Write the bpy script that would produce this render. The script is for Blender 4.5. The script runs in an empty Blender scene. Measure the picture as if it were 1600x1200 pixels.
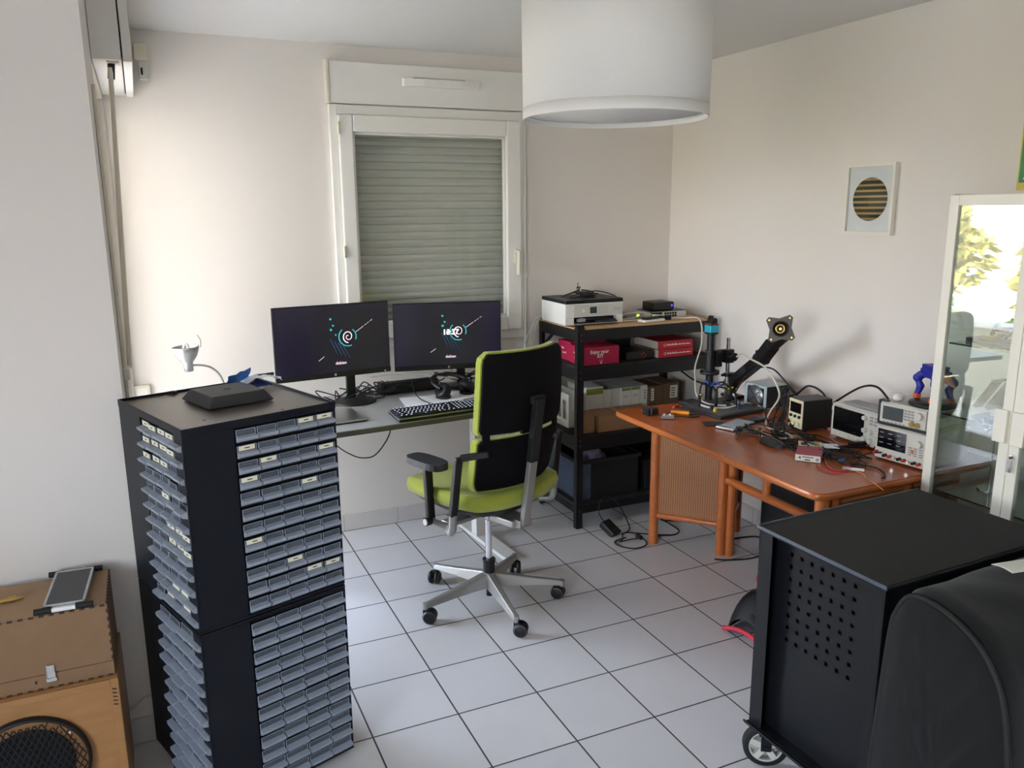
import bpy, bmesh, math, random
from mathutils import Vector, Matrix
random.seed(7)
PI = math.pi
C = bpy.context.scene.collection
S = 0.303

# ------------------------------------------------------------------ materials
def lin(c):
    out = []
    for v in c:
        v = v / 255.0
        out.append(v / 12.92 if v <= 0.04045 else ((v + 0.055) / 1.055) ** 2.4)
    return out
MATS = {}
def M(name, rgb, rough=0.5, metal=0.0, var=0.06, scale=12.0, bump=0.0, bscale=200.0, spec=0.5, coat=0.0, emit=0.0, trans=0.0, sheen=0.0, stretch=None):
    if name in MATS:
        return MATS[name]
    m = bpy.data.materials.new(name); m.use_nodes = True
    nt = m.node_tree; N = nt.nodes; L = nt.links
    b = N['Principled BSDF']; out = N['Material Output']
    c = lin(rgb)
    b.inputs['Roughness'].default_value = rough
    b.inputs['Metallic'].default_value = metal
    b.inputs['Specular IOR Level'].default_value = spec
    b.inputs['Coat Weight'].default_value = coat
    if sheen:
        b.inputs['Sheen Weight'].default_value = sheen
    tc = N.new('ShaderNodeTexCoord')
    mp = N.new('ShaderNodeMapping'); L.new(tc.outputs['Object'], mp.inputs['Vector'])
    if stretch: mp.inputs['Scale'].default_value = stretch
    nz = N.new('ShaderNodeTexNoise'); nz.inputs['Scale'].default_value = scale; nz.inputs['Detail'].default_value = 4
    L.new(mp.outputs['Vector'], nz.inputs['Vector'])
    rp = N.new('ShaderNodeMapRange')
    rp.inputs['To Min'].default_value = 1 - var; rp.inputs['To Max'].default_value = 1 + var
    L.new(nz.outputs['Fac'], rp.inputs['Value'])
    mx = N.new('ShaderNodeMix'); mx.data_type = 'RGBA'; mx.blend_type = 'MULTIPLY'; mx.inputs[0].default_value = 1.0
    mx.inputs[6].default_value = (*c, 1); L.new(rp.outputs['Result'], mx.inputs[7])
    L.new(mx.outputs[2], b.inputs['Base Color'])
    if bump:
        n2 = N.new('ShaderNodeTexNoise'); n2.inputs['Scale'].default_value = bscale; n2.inputs['Detail'].default_value = 3
        L.new(mp.outputs['Vector'], n2.inputs['Vector'])
        bp = N.new('ShaderNodeBump'); bp.inputs['Strength'].default_value = bump; bp.inputs['Distance'].default_value = 0.002
        L.new(n2.outputs['Fac'], bp.inputs['Height']); L.new(bp.outputs['Normal'], b.inputs['Normal'])
    if emit:
        L.new(mx.outputs[2], b.inputs['Emission Color']); b.inputs['Emission Strength'].default_value = emit
    if trans:
        tr = N.new('ShaderNodeBsdfTransparent'); ms = N.new('ShaderNodeMixShader'); ms.inputs[0].default_value = trans
        L.new(b.outputs[0], ms.inputs[1]); L.new(tr.outputs[0], ms.inputs[2]); L.new(ms.outputs[0], out.inputs['Surface'])
    MATS[name] = m
    return m
def glass_mat(name, tint=(0.985, 0.985, 0.985), refl=1.0, rough=0.0):
    if name in MATS: return MATS[name]
    m = bpy.data.materials.new(name); m.use_nodes = True
    nt = m.node_tree; N = nt.nodes; L = nt.links
    N.remove(N['Principled BSDF'])
    tr = N.new('ShaderNodeBsdfTransparent'); tr.inputs[0].default_value = (*tint, 1)
    gl = N.new('ShaderNodeBsdfGlossy'); gl.inputs['Roughness'].default_value = rough
    fr = N.new('ShaderNodeFresnel'); fr.inputs['IOR'].default_value = 1.5
    ge = N.new('ShaderNodeNewGeometry'); mi = N.new('ShaderNodeMix'); mi.inputs[2].default_value = 1.5; mi.inputs[3].default_value = 1 / 1.5
    L.new(ge.outputs['Backfacing'], mi.inputs[0]); L.new(mi.outputs[0], fr.inputs['IOR'])
    mu = N.new('ShaderNodeMath'); mu.operation = 'MULTIPLY'; mu.inputs[1].default_value = refl; mu.use_clamp = True
    L.new(fr.outputs[0], mu.inputs[0])
    ms = N.new('ShaderNodeMixShader'); L.new(mu.outputs[0], ms.inputs[0])
    L.new(tr.outputs[0], ms.inputs[1]); L.new(gl.outputs[0], ms.inputs[2])
    L.new(ms.outputs[0], N['Material Output'].inputs['Surface'])
    MATS[name] = m
    return m
def tile_mat():
    m = bpy.data.materials.new('floor_tiles'); m.use_nodes = True
    nt = m.node_tree; N = nt.nodes; L = nt.links; b = N['Principled BSDF']
    tc = N.new('ShaderNodeTexCoord')
    br = N.new('ShaderNodeTexBrick'); br.offset = 0; br.squash = 1
    br.inputs['Scale'].default_value = 1; br.inputs['Brick Width'].default_value = S; br.inputs['Row Height'].default_value = S
    br.inputs['Mortar Size'].default_value = 0.0032; br.inputs['Mortar Smooth'].default_value = 0.15; br.inputs['Bias'].default_value = 0
    br.inputs['Color1'].default_value = (*lin((222, 219, 219)), 1); br.inputs['Color2'].default_value = (*lin((215, 213, 214)), 1)
    br.inputs['Mortar'].default_value = (*lin((78, 73, 72)), 1)
    L.new(tc.outputs['Object'], br.inputs['Vector'])
    nz = N.new('ShaderNodeTexNoise'); nz.inputs['Scale'].default_value = 6; nz.inputs['Detail'].default_value = 6
    L.new(tc.outputs['Object'], nz.inputs['Vector'])
    rp = N.new('ShaderNodeMapRange'); rp.inputs['To Min'].default_value = 0.95; rp.inputs['To Max'].default_value = 1.04
    L.new(nz.outputs['Fac'], rp.inputs['Value'])
    mx = N.new('ShaderNodeMix'); mx.data_type = 'RGBA'; mx.blend_type = 'MULTIPLY'; mx.inputs[0].default_value = 1
    L.new(br.outputs['Color'], mx.inputs[6]); L.new(rp.outputs['Result'], mx.inputs[7]); L.new(mx.outputs[2], b.inputs['Base Color'])
    r2 = N.new('ShaderNodeMapRange'); r2.inputs['To Min'].default_value = 0.28; r2.inputs['To Max'].default_value = 0.8
    L.new(br.outputs['Fac'], r2.inputs['Value']); L.new(r2.outputs['Result'], b.inputs['Roughness'])
    bp = N.new('ShaderNodeBump'); bp.inputs['Strength'].default_value = 0.5; bp.inputs['Distance'].default_value = 0.002; bp.invert = True
    L.new(br.outputs['Fac'], bp.inputs['Height']); L.new(bp.outputs['Normal'], b.inputs['Normal'])
    return m
def weave_mat(name, rgb):
    m = bpy.data.materials.new(name); m.use_nodes = True
    nt = m.node_tree; N = nt.nodes; L = nt.links; b = N['Principled BSDF']
    tc = N.new('ShaderNodeTexCoord')
    w1 = N.new('ShaderNodeTexWave'); w1.bands_direction = 'X'; w1.inputs['Scale'].default_value = 44; w1.inputs['Distortion'].default_value = 2.2
    w2 = N.new('ShaderNodeTexWave'); w2.bands_direction = 'Z'; w2.inputs['Scale'].default_value = 52; w2.inputs['Distortion'].default_value = 4
    L.new(tc.outputs['Object'], w1.inputs['Vector']); L.new(tc.outputs['Object'], w2.inputs['Vector'])
    mu = N.new('ShaderNodeMath'); mu.operation = 'MULTIPLY'; L.new(w1.outputs['Fac'], mu.inputs[0]); L.new(w2.outputs['Fac'], mu.inputs[1])
    cr = N.new('ShaderNodeValToRGB'); c = lin(rgb)
    cr.color_ramp.elements[0].color = (c[0] * .42, c[1] * .38, c[2] * .33, 1); cr.color_ramp.elements[1].color = (c[0] * 1.25, c[1] * 1.3, c[2] * 1.3, 1)
    L.new(mu.outputs[0], cr.inputs[0]); L.new(cr.outputs[0], b.inputs['Base Color'])
    b.inputs['Roughness'].default_value = 0.55
    bp = N.new('ShaderNodeBump'); bp.inputs['Strength'].default_value = 0.6; bp.inputs['Distance'].default_value = 0.003
    L.new(mu.outputs[0], bp.inputs['Height']); L.new(bp.outputs['Normal'], b.inputs['Normal'])
    return m
def leaf_mat(name, a, bcol, scale):
    m = bpy.data.materials.new(name); m.use_nodes = True
    nt = m.node_tree; N = nt.nodes; L = nt.links; b = N['Principled BSDF']
    tc = N.new('ShaderNodeTexCoord'); nz = N.new('ShaderNodeTexNoise'); nz.inputs['Scale'].default_value = scale; nz.inputs['Detail'].default_value = 6
    L.new(tc.outputs['Object'], nz.inputs['Vector'])
    cr = N.new('ShaderNodeValToRGB'); cr.color_ramp.elements[0].position = .35; cr.color_ramp.elements[1].position = .65
    cr.color_ramp.elements[0].color = (*lin(a), 1); cr.color_ramp.elements[1].color = (*lin(bcol), 1)
    L.new(nz.outputs['Fac'], cr.inputs[0]); L.new(cr.outputs[0], b.inputs['Base Color']); b.inputs['Roughness'].default_value = .7
    return m

wall_m = M('wall_paint', (230, 224, 217), .85, var=.015, scale=3, bump=.08, bscale=120)
ceil_m = M('ceiling_paint', (226, 224, 220), .9, var=.015, scale=3)
tile_m = tile_mat()
skirt_m = M('skirting_tile', (212, 208, 204), .35, var=.03)
grout_m = M('grout_dark', (78, 73, 72), .8)
pvc_m = M('white_pvc', (236, 234, 228), .35, var=.02)
pvc2_m = M('aged_pvc', (222, 214, 196), .4, var=.03)
shut_m = M('shutter_slat', (196, 200, 188), .5, var=.05)
glass_m = glass_mat('window_glass', refl=1.0)
cglass_m = glass_mat('cabinet_glass', (0.93, 0.97, 0.95), refl=1.9)
navy_m = M('navy_steel', (13, 17, 27), .45, var=.08, spec=.3)
toppl_m = M('wall_reflection_steel', (78, 70, 66), .3, var=.08)  # warm wall reflection is mixed into this steel's colour
bin_m = M('clear_styrene', (176, 184, 196), .2, var=.05, trans=.35)
bin2_m = M('clear_styrene_body', (140, 148, 160), .15, var=.05, trans=.72)
label_m = M('cream_label', (238, 234, 208), .7, var=.03)
ink_m = M('ink', (40, 38, 38), .7)
black_m = M('black_plastic', (15, 15, 16), .45, var=.1)
black2_m = M('black_matte', (14, 14, 15), .7, var=.1)
rack_m = M('black_powder_coat', (12, 12, 13), .5, var=.1)
dark_m = M('dark_grey_plastic', (36, 37, 40), .45, var=.08)
grey_m = M('grey_plastic', (150, 152, 152), .5)
lgrey_m = M('light_grey_plastic', (208, 206, 198), .45, var=.03)
white_m = M('white_plastic', (236, 235, 230), .35, var=.02)
wpaint_m = M('white_powder_coat', (232, 228, 214), .4, var=.02)
silver_m = M('silver_paint', (172, 170, 166), .38, metal=.65, var=.04)
chrome_m = M('chrome', (225, 225, 225), .12, metal=1, var=.02)
alu_m = M('aluminium', (190, 192, 194), .3, metal=1, var=.04)
lime_m = M('lime_fabric', (150, 158, 50), .85, var=.08, scale=60, bump=.25, bscale=900, sheen=.2)
mesh_m = M('black_back_fabric', (11, 10, 11), .8, var=.1, scale=80, bump=.2, bscale=700, spec=.15)
orangew_m = M('orange_wood', (186, 104, 50), .3, var=.22, scale=5, stretch=(8, 1, 8), coat=.25)
orangetop_m = M('orange_table_top', (168, 86, 38), .26, var=.2, scale=4, stretch=(10, 1.2, 8), coat=.12)
wick_m = weave_mat('wicker', (200, 140, 96))
mdf_m = M('mdf_board', (190, 152, 112), .7, var=.08, scale=40)
mdf2_m = M('mdf_shaded', (134, 104, 74), .75, var=.07, scale=25)  # case board darkened for the shade on its sides
burn_m = M('burnt_edge', (62, 42, 28), .8)
pine_m = M('pine_wood', (166, 120, 72), .5, var=.2, scale=6, stretch=(1.5, 1, 7))
card_m = M('cardboard', (150, 112, 78), .85, var=.07, scale=30)
card2_m = M('dark_cardboard', (112, 86, 62), .85, var=.07, scale=30)
boxw_m = M('white_card', (226, 224, 212), .6, var=.03)
mag_m = M('magenta_card', (176, 24, 70), .5, var=.05)
red_m = M('red_card', (178, 30, 46), .5, var=.05)
white_ink = M('white_ink', (240, 236, 232), .6, var=.01)
olive_m = M('olive_print', (150, 150, 60), .6)
desk_m = M('grey_laminate', (160, 160, 160), .35, var=.04, scale=20)
deskedge_m = M('desk_edge', (92, 88, 80), .5)
screen_m = M('screen_dark', (26, 22, 38), .18, var=.04, emit=.55)
screenoff_m = M('screen_off', (14, 15, 18), .12, var=.02)
greylcd_m = M('lcd_grey', (66, 74, 74), .15, var=.02)
teal_e = M('screen_teal', (40, 150, 150), .4, emit=.8)
tealdim_e = M('screen_teal_dim', (24, 60, 90), .4, emit=.6)
pink_e = M('screen_pink', (236, 208, 222), .4, emit=.8)
white_e = M('screen_white', (255, 255, 255), .4, emit=1.0)
blue_e = M('led_blue', (40, 60, 255), .4, emit=3)
green_e = M('led_green', (150, 240, 40), .4, emit=2.5)
keyglow_m = M('key_legend_glint', (225, 232, 250), .4, emit=.6)
navykey_m = M('key_cap', (16, 20, 34), .4)
shade_m = M('lamp_fabric', (236, 234, 228), .8, var=.02, scale=90, bump=.15, bscale=600)
futon_m = M('black_futon', (13, 13, 13), .85, var=.15, scale=14, bump=.4, bscale=40, sheen=.15, spec=.25)
cart_m = M('cart_steel', (10, 12, 17), .5, var=.06, spec=.35)
cartrub_m = M('rubber_mat', (19, 18, 17), .75, var=.12, scale=8, bump=.1, bscale=300)
rubber_m = M('rubber', (20, 20, 20), .7)
cyan_m = M('cyan_anodised', (48, 180, 205), .35, metal=.3)
redcap_m = M('red_anodised', (120, 36, 34), .4, metal=.3)
blue_m = M('blue_plastic', (40, 90, 190), .5)
navyblue_m = M('deep_blue_print', (38, 42, 150), .45, var=.1)
orangep_m = M('orange_plastic', (226, 96, 44), .5)
yellow_m = M('yellow_plastic', (232, 190, 40), .5)
redp_m = M('red_plastic', (190, 40, 46), .5)
gold_m = M('brass', (190, 160, 90), .35, metal=.9)
paper_m = M('paper', (236, 236, 240), .8, var=.02)
skyblue_m = M('blue_foil', (40, 110, 190), .4, var=.15)
wirew_m = M('white_cable', (206, 200, 186), .5)
wireb_m = M('black_cable', (16, 16, 17), .5)
cream_m = M('cream_panel', (222, 214, 178), .45)
oscw_m = M('instrument_shell', (206, 202, 190), .5, var=.03)
greend_m = M('poster_green', (70, 140, 100), .6, var=.1)
yellowp_m = M('poster_yellow', (214, 196, 92), .6, var=.08)
frosted_m = M('smoky_crate', (84, 96, 120), .3, var=.1, trans=.35)
bagred_m = M('pink_red_piping', (214, 52, 74), .5)
leafA = leaf_mat('leaves_sunny', (128, 122, 60), (220, 206, 120), 9)
leafB = leaf_mat('leaves_green', (76, 98, 52), (150, 168, 96), 11)
ground_m = M('terrace_paving', (196, 186, 170), .8)
striped_m = None

# ------------------------------------------------------------------ mesh building
class G:
    def __init__(s):
        s.v = []; s.f = []; s.mi = []; s.sm = []; s.mats = []; s.cur = 0; s.T = Matrix.Identity(4)
    def mat(s, m):
        if m not in s.mats: s.mats.append(m)
        s.cur = s.mats.index(m); return s
    def add(s, vs, fs, smooth=False):
        n = len(s.v); T = s.T
        s.v.extend([T @ Vector(v) for v in vs])
        for f in fs:
            s.f.append([n + i for i in f]); s.mi.append(s.cur); s.sm.append(smooth)
        return s
    def box(s, x0, x1, y0, y1, z0, z1):
        return s.add([(x0, y0, z0), (x1, y0, z0), (x1, y1, z0), (x0, y1, z0), (x0, y0, z1), (x1, y0, z1), (x1, y1, z1), (x0, y1, z1)],
                     [(0, 3, 2, 1), (4, 5, 6, 7), (0, 1, 5, 4), (1, 2, 6, 5), (2, 3, 7, 6), (3, 0, 4, 7)])
    def cbox(s, c, d, rz=0, rx=0, ry=0):
        T0 = s.T
        s.T = T0 @ Matrix.Translation(c) @ Matrix.Rotation(rz, 4, 'Z') @ Matrix.Rotation(ry, 4, 'Y') @ Matrix.Rotation(rx, 4, 'X')
        s.box(-d[0] / 2, d[0] / 2, -d[1] / 2, d[1] / 2, -d[2] / 2, d[2] / 2); s.T = T0; return s
    def beam(s, p0, p1, w, h, up=(0, 0, 1)):
        p0 = Vector(p0); p1 = Vector(p1); d = (p1 - p0).normalized(); u = Vector(up)
        r = d.cross(u)
        if r.length < 1e-4: r = d.cross(Vector((1, 0, 0)))
        r.normalize(); u = r.cross(d)
        vs = []
        for p in (p0, p1):
            for a, b in ((-1, -1), (1, -1), (1, 1), (-1, 1)): vs.append(p + r * a * w / 2 + u * b * h / 2)
        return s.add(vs, [(0, 1, 2, 3), (7, 6, 5, 4), (0, 4, 5, 1), (1, 5, 6, 2), (2, 6, 7, 3), (3, 7, 4, 0)])
    def cyl(s, p0, p1, r0, r1=None, n=20, cap=True, smooth=True):
        r1 = r0 if r1 is None else r1
        p0 = Vector(p0); p1 = Vector(p1); d = (p1 - p0).normalized()
        a = Vector((0, 0, 1)) if abs(d.z) < .9 else Vector((1, 0, 0))
        r = d.cross(a).normalized(); u = r.cross(d)
        vs = []
        for p, q in ((p0, r0), (p1, r1)):
            for i in range(n):
                t = 2 * PI * i / n; vs.append(p + (r * math.cos(t) + u * math.sin(t)) * q)
        s.add(vs, [(i, i + n, (i + 1) % n + n, (i + 1) % n) for i in range(n)], smooth)
        if cap: s.add(vs, [tuple(range(n)), tuple(range(2 * n - 1, n - 1, -1))])
        return s
    def tube(s, pts, r, n=8, closed=False):
        P = [Vector(p) for p in pts]; vs = []; m = len(P)
        if m < 2: return s
        u = None
        for i, p in enumerate(P):
            if closed: d = P[(i + 1) % m] - P[i - 1]
            else: d = P[min(i + 1, m - 1)] - P[max(i - 1, 0)]
            d = d.normalized() if d.length > 1e-9 else Vector((0, 0, 1))
            if u is None:
                a = Vector((0, 0, 1)) if abs(d.z) < .9 else Vector((1, 0, 0)); u = d.cross(a).normalized()
            u = (u - d * u.dot(d)); u = u.normalized() if u.length > 1e-6 else d.orthogonal().normalized()
            w = d.cross(u); rr = r[i] if isinstance(r, (list, tuple)) else r
            for k in range(n):
                t = 2 * PI * k / n; vs.append(p + (u * math.cos(t) + w * math.sin(t)) * rr)
        fs = []
        for i in range(m if closed else m - 1):
            j = (i + 1) % m
            for k in range(n): fs.append((i * n + k, i * n + (k + 1) % n, j * n + (k + 1) % n, j * n + k))
        s.add(vs, fs, True)
        if not closed: s.add(vs, [tuple(range(n - 1, -1, -1)), tuple(range((m - 1) * n, m * n))])
        return s
    def lathe(s, prof, n=32, o=(0, 0, 0), axis='Z', closed=False):
        vs = []
        for r, z in prof:
            for k in range(n):
                t = 2 * PI * k / n; a, b = r * math.cos(t), r * math.sin(t)
                v = (a, b, z) if axis == 'Z' else ((z, a, b) if axis == 'X' else (b, z, a))
                vs.append((v[0] + o[0], v[1] + o[1], v[2] + o[2]))
        m = len(prof); fs = []
        for i in range(m if closed else m - 1):
            j = (i + 1) % m
            for k in range(n): fs.append((i * n + k, i * n + (k + 1) % n, j * n + (k + 1) % n, j * n + k))
        return s.add(vs, fs, True)
    def prism(s, poly, h0, h1, smooth=False):   # poly in local xy, extruded along z
        n = len(poly)
        vs = [(x, y, h0) for x, y in poly] + [(x, y, h1) for x, y in poly]
        s.add(vs, [(i, (i + 1) % n, (i + 1) % n + n, i + n) for i in range(n)], smooth)
        return s.add(vs, [tuple(range(n - 1, -1, -1)), tuple(range(n, 2 * n))])
    def sph(s, c, r, n=16, m=10):
        r = (r, r, r) if not isinstance(r, (tuple, list)) else r
        vs = [(c[0], c[1], c[2] - r[2])]
        for i in range(1, m):
            a = -PI / 2 + PI * i / m
            for k in range(n):
                t = 2 * PI * k / n; vs.append((c[0] + r[0] * math.cos(a) * math.cos(t), c[1] + r[1] * math.cos(a) * math.sin(t), c[2] + r[2] * math.sin(a)))
        vs.append((c[0], c[1], c[2] + r[2])); fs = []
        for k in range(n): fs.append((0, 1 + (k + 1) % n, 1 + k))
        for i in range(m - 2):
            for k in range(n):
                a = 1 + i * n; b = a + n; fs.append((a + k, a + (k + 1) % n, b + (k + 1) % n, b + k))
        t = 1 + (m - 2) * n
        for k in range(n): fs.append((t + k, t + (k + 1) % n, len(vs) - 1))
        return s.add(vs, fs, True)
    def grid(s, fn, nu, nv, th=None, smooth=True):   # fn(u,v)->point, u,v in 0..1 ; th: vector offset for solid
        vs = [fn(i / nu, j / nv) for j in range(nv + 1) for i in range(nu + 1)]
        W = nu + 1
        fs = [(j * W + i, j * W + i + 1, (j + 1) * W + i + 1, (j + 1) * W + i) for j in range(nv) for i in range(nu)]
        if th is None: return s.add(vs, fs, smooth)
        n = len(vs); t = Vector(th)
        vs2 = [Vector(v) + t for v in vs]
        s.add(list(vs) + vs2, fs + [tuple(n + i for i in reversed(f)) for f in fs], smooth)
        rim = [i for i in range(W)] + [j * W + nu for j in range(1, nv + 1)] + [nv * W + i for i in range(nu - 1, -1, -1)] + [j * W for j in range(nv - 1, 0, -1)]
        k = len(rim)
        return s.add(list(vs) + vs2, [(rim[i], rim[i] + n, rim[(i + 1) % k] + n, rim[(i + 1) % k]) for i in range(k)], False)
    def mesh(s, name):
        me = bpy.data.meshes.new(name); me.from_pydata([tuple(v) for v in s.v], [], s.f)
        for m in s.mats: me.materials.append(m)
        me.polygons.foreach_set('material_index', s.mi); me.polygons.foreach_set('use_smooth', s.sm)
        bm = bmesh.new(); bm.from_mesh(me); bmesh.ops.recalc_face_normals(bm, faces=bm.faces); bm.to_mesh(me); bm.free()
        me.update(); return me

def g(m): return G().mat(m)
def link(name, me, parent=None, bev=0, seg=2, loc=None, rz=None):
    o = bpy.data.objects.new(name, me); C.objects.link(o)
    if parent is not None: o.parent = parent
    if loc is not None: o.location = loc
    if rz is not None: o.rotation_euler = (0, 0, rz)
    if bev:
        b = o.modifiers.new('edge', 'BEVEL'); b.width = bev; b.segments = seg; b.limit_method = 'ANGLE'; b.angle_limit = math.radians(50)
    return o
def ob(name, gg, parent=None, bev=0, label=None, **k):
    o = link(name, gg.mesh(name), parent, bev, **k)
    if label: o['label'] = label
    return o
def tag(o, label, cat, group=None):
    o['label'] = label; o['category'] = cat
    if group: o['group'] = group
    return o
def thing(name, label, cat, loc=(0, 0, 0), rz=0, group=None):
    o = bpy.data.objects.new(name, None); C.objects.link(o); o.empty_display_size = .05
    o.location = loc; o.rotation_euler = (0, 0, rz)
    return tag(o, label, cat, group)
def struct(name, gg, bev=0, parent=None):
    o = ob(name, gg, parent, bev)
    if parent is None: o['kind'] = 'structure'
    return o
def frame(o, right, up):
    """matrix whose local x = right, y = up, z = right x up (text facing direction)"""
    r = Vector(right).normalized(); u = Vector(up); u = (u - r * r.dot(u)).normalized(); n = r.cross(u)
    return Matrix(((r.x, u.x, n.x, o[0]), (r.y, u.y, n.y, o[1]), (r.z, u.z, n.z, o[2]), (0, 0, 0, 1)))
def text(name, s, size, m, parent, T, align='CENTER', bold=0.0):
    cu = bpy.data.curves.new(name, 'FONT'); cu.body = s; cu.size = size; cu.align_x = align; cu.align_y = 'CENTER'; cu.extrude = .0003; cu.offset = bold
    o = bpy.data.objects.new(name + '_tmp', cu); C.objects.link(o)
    dg = bpy.context.evaluated_depsgraph_get(); me = bpy.data.meshes.new_from_object(o.evaluated_get(dg))
    C.objects.unlink(o); bpy.data.objects.remove(o)
    me.transform(T); me.materials.clear(); me.materials.append(m); me.name = name
    return link(name, me, parent)
def spline(pts, sub=8):
    P = [Vector(p) for p in pts]; out = []
    for i in range(len(P) - 1):
        a = P[max(i - 1, 0)]; b = P[i]; c = P[i + 1]; d = P[min(i + 2, len(P) - 1)]
        for k in range(sub):
            t = k / sub
            out.append(.5 * ((2 * b) + (-a + c) * t + (2 * a - 5 * b + 4 * c - d) * t * t + (-a + 3 * b - 3 * c + d) * t ** 3))
    out.append(P[-1]); return out
def rrect(x0, x1, y0, y1, r, n=6):
    out = []
    for cx, cy, a in ((x1 - r, y1 - r, 0), (x0 + r, y1 - r, 90), (x0 + r, y0 + r, 180), (x1 - r, y0 + r, 270)):
        for k in range(n + 1):
            t = math.radians(a + 90 * k / n); out.append((cx + r * math.cos(t), cy + r * math.sin(t)))
    return out
def cable(name, label, pts, r, m, group=None, cat='cable', sub=8, plug=None):
    gg = g(m); gg.tube(spline(pts, sub), r, 6)
    if plug:
        d = (Vector(pts[-1]) - Vector(pts[-2])).normalized(); p = Vector(pts[-1]); gg.cyl(p - d * plug[0] * .5, p + d * plug[0] * .5, plug[1], n=8)
    return tag(ob(name, gg), label, cat, group)

# ------------------------------------------------------------------ camera
YAW, PITCH, ROLL = -0.424165667, -0.212506335, -0.0084716314
cz, sz = math.cos(YAW), math.sin(YAW); cx_, sx_ = math.cos(PITCH), math.sin(PITCH); cr, sr = math.cos(ROLL), math.sin(ROLL)
F = Vector((-sz * cx_, cz * cx_, sx_)); R0 = Vector((cz, sz, 0)); U0 = R0.cross(F)
R = R0 * cr + U0 * sr; U = -R0 * sr + U0 * cr
cam = bpy.data.cameras.new('camera'); cam.sensor_width = 36; cam.lens = 1261.487 / 1600 * 36; cam.clip_start = .05; cam.clip_end = 200
co = bpy.data.objects.new('camera', cam); C.objects.link(co)
co.matrix_world = Matrix(((R.x, U.x, -F.x, -0.85108), (R.y, U.y, -F.y, -4.17850), (R.z, U.z, -F.z, 1.71107), (0, 0, 0, 1)))
bpy.context.scene.camera = co
#SECTIONS
SKY, SUN, EXPO = 21.0, 75.0, 0.48
# ------------------------------------------------------------------ the room
YB, XR, XL, YF, H = -0.015, 2.094, -0.945, -1.518, 2.506
YR, XO = -6.5, -3.2
fl = g(tile_m).box(XO - .2, XR + .2, YR - .2, YB + .2, -.05, 0); struct('floor', fl)
struct('ceiling', g(ceil_m).box(XO - .2, XR + .2, YR - .2, YB + .2, H, H + .2))
w = g(wall_m)
wx0, wx1, wz0, wz1 = .085, 1.075, 1.03, 2.2
w.box(XL - .2, wx0, YB, YB + .2, 0, H).box(wx1, XR + .2, YB, YB + .2, 0, H).box(wx0, wx1, YB, YB + .2, 0, wz0).box(wx0, wx1, YB, YB + .2, wz1, H)
struct('wall_back', w)
struct('wall_right', g(wall_m).box(XR, XR + .2, YR, YB, 0, H))
w = g(wall_m)
w.box(XL - .2, XL, YF + .2, -.96, 0, H).box(XL - .2, XL, -.05, YB, 0, H).box(XL - .2, XL, -.96, -.05, 2.2, H)
struct('wall_left', w)
struct('wall_front_left', g(wall_m).box(XO - .2, XL, YF, YF + .2, 0, H))
w = g(wall_m)
WA, WB, WC, WD = -5.7, -3.8, .9, 2.15
w.box(XO - .2, XO, YR, WA, 0, H).box(XO - .2, XO, WB, YF, 0, H).box(XO - .2, XO, WA, WB, WD, H).box(XO - .2, XO, WA, WB, 0, WC)
struct('wall_far_left', w)
struct('wall_rear', g(wall_m).box(XO - .2, XR + .2, YR - .2, YR, 0, H))
# tiled skirting with joints
def skirting(name, a, b, axis, pos, inward):
    gg = G(); L = b - a; n = max(1, int(L / S) + 1); off = .015
    t = a
    while t < b - .001:
        e = min(b, (math.floor((t - off) / S + 1e-6) + 1) * S + off)
        gg.mat(skirt_m)
        y0, y1 = sorted((pos, pos + inward * .009))
        if axis == 'X': gg.box(t + .001, e - .001, y0, y1, .003, .093)
        else: gg.box(y0, y1, t + .001, e - .001, .003, .093)
        t = e
    gg.mat(grout_m); y0, y1 = sorted((pos, pos + inward * .006))
    if axis == 'X': gg.box(a, b, y0, y1, 0, .091)
    else: gg.box(y0, y1, a, b, 0, .091)
    struct(name, gg)
skirting('baseboard_back', XL, XR, 'X', YB, -1)
skirting('baseboard_right', YR, YB - .009, 'Y', XR, -1)
skirting('baseboard_front_left', XO, XL, 'X', YF, -1)

# window_1 : white window in the back wall, shutter closed behind the pane
r = struct('window_1', g(pvc_m).box(.047, .086, YB - .028, YB, 1.02, 2.225).box(1.072, 1.098, YB - .028, YB, 1.02, 2.225).box(.086, 1.072, YB - .028, YB, 2.178, 2.225).box(.047, 1.098, YB - .03, YB, 1.0, 1.05), .004)
def child(name, gg, parent, bev=0, label=None): return ob(name, gg, parent, bev, label)
gl0, gl1, gb, gt = .157, .988, 1.13, 2.095
sash = g(pvc_m)
for a, b, c_, d in ((.086, gl0, 1.052, 2.176), (gl1, 1.072, 1.052, 2.176), (gl0, gl1, 1.052, gb), (gl0, gl1, gt, 2.176)): sash.box(a, b, YB - .05, YB + .01, c_, d)
child('sash', sash, r, .006)
bead = g(pvc_m)
for a, b, c_, d in ((gl0, gl0 + .012, gb, gt), (gl1 - .012, gl1, gb, gt), (gl0, gl1, gb, gb + .012), (gl0, gl1, gt - .012, gt)): bead.box(a, b, YB - .03, YB - .005, c_, d)
child('glazing_bead', bead, r, .003)
child('pane', g(glass_m).box(gl0, gl1, YB - .018, YB - .014, gb, gt), r)
sh = G().mat(shut_m); z = 1.0
while z < 2.2:
    sh.prism([(0, z), (.006, z + .004), (.011, z + .020), (.006, z + .036), (0, z + .0405)], 0, 1)
    z += .04
sv = []
for v in sh.v: sv.append(Vector((wx0 + v.z * (wx1 - wx0), YB + .075 - v.x, v.y)))
sh.v = sv; sh.mat(black2_m).box(wx0, wx1, YB + .08, YB + .1, 1.03, 2.2); child('shutter_slat', sh, r)  # black sheet added behind the slats to block sky between them
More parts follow.
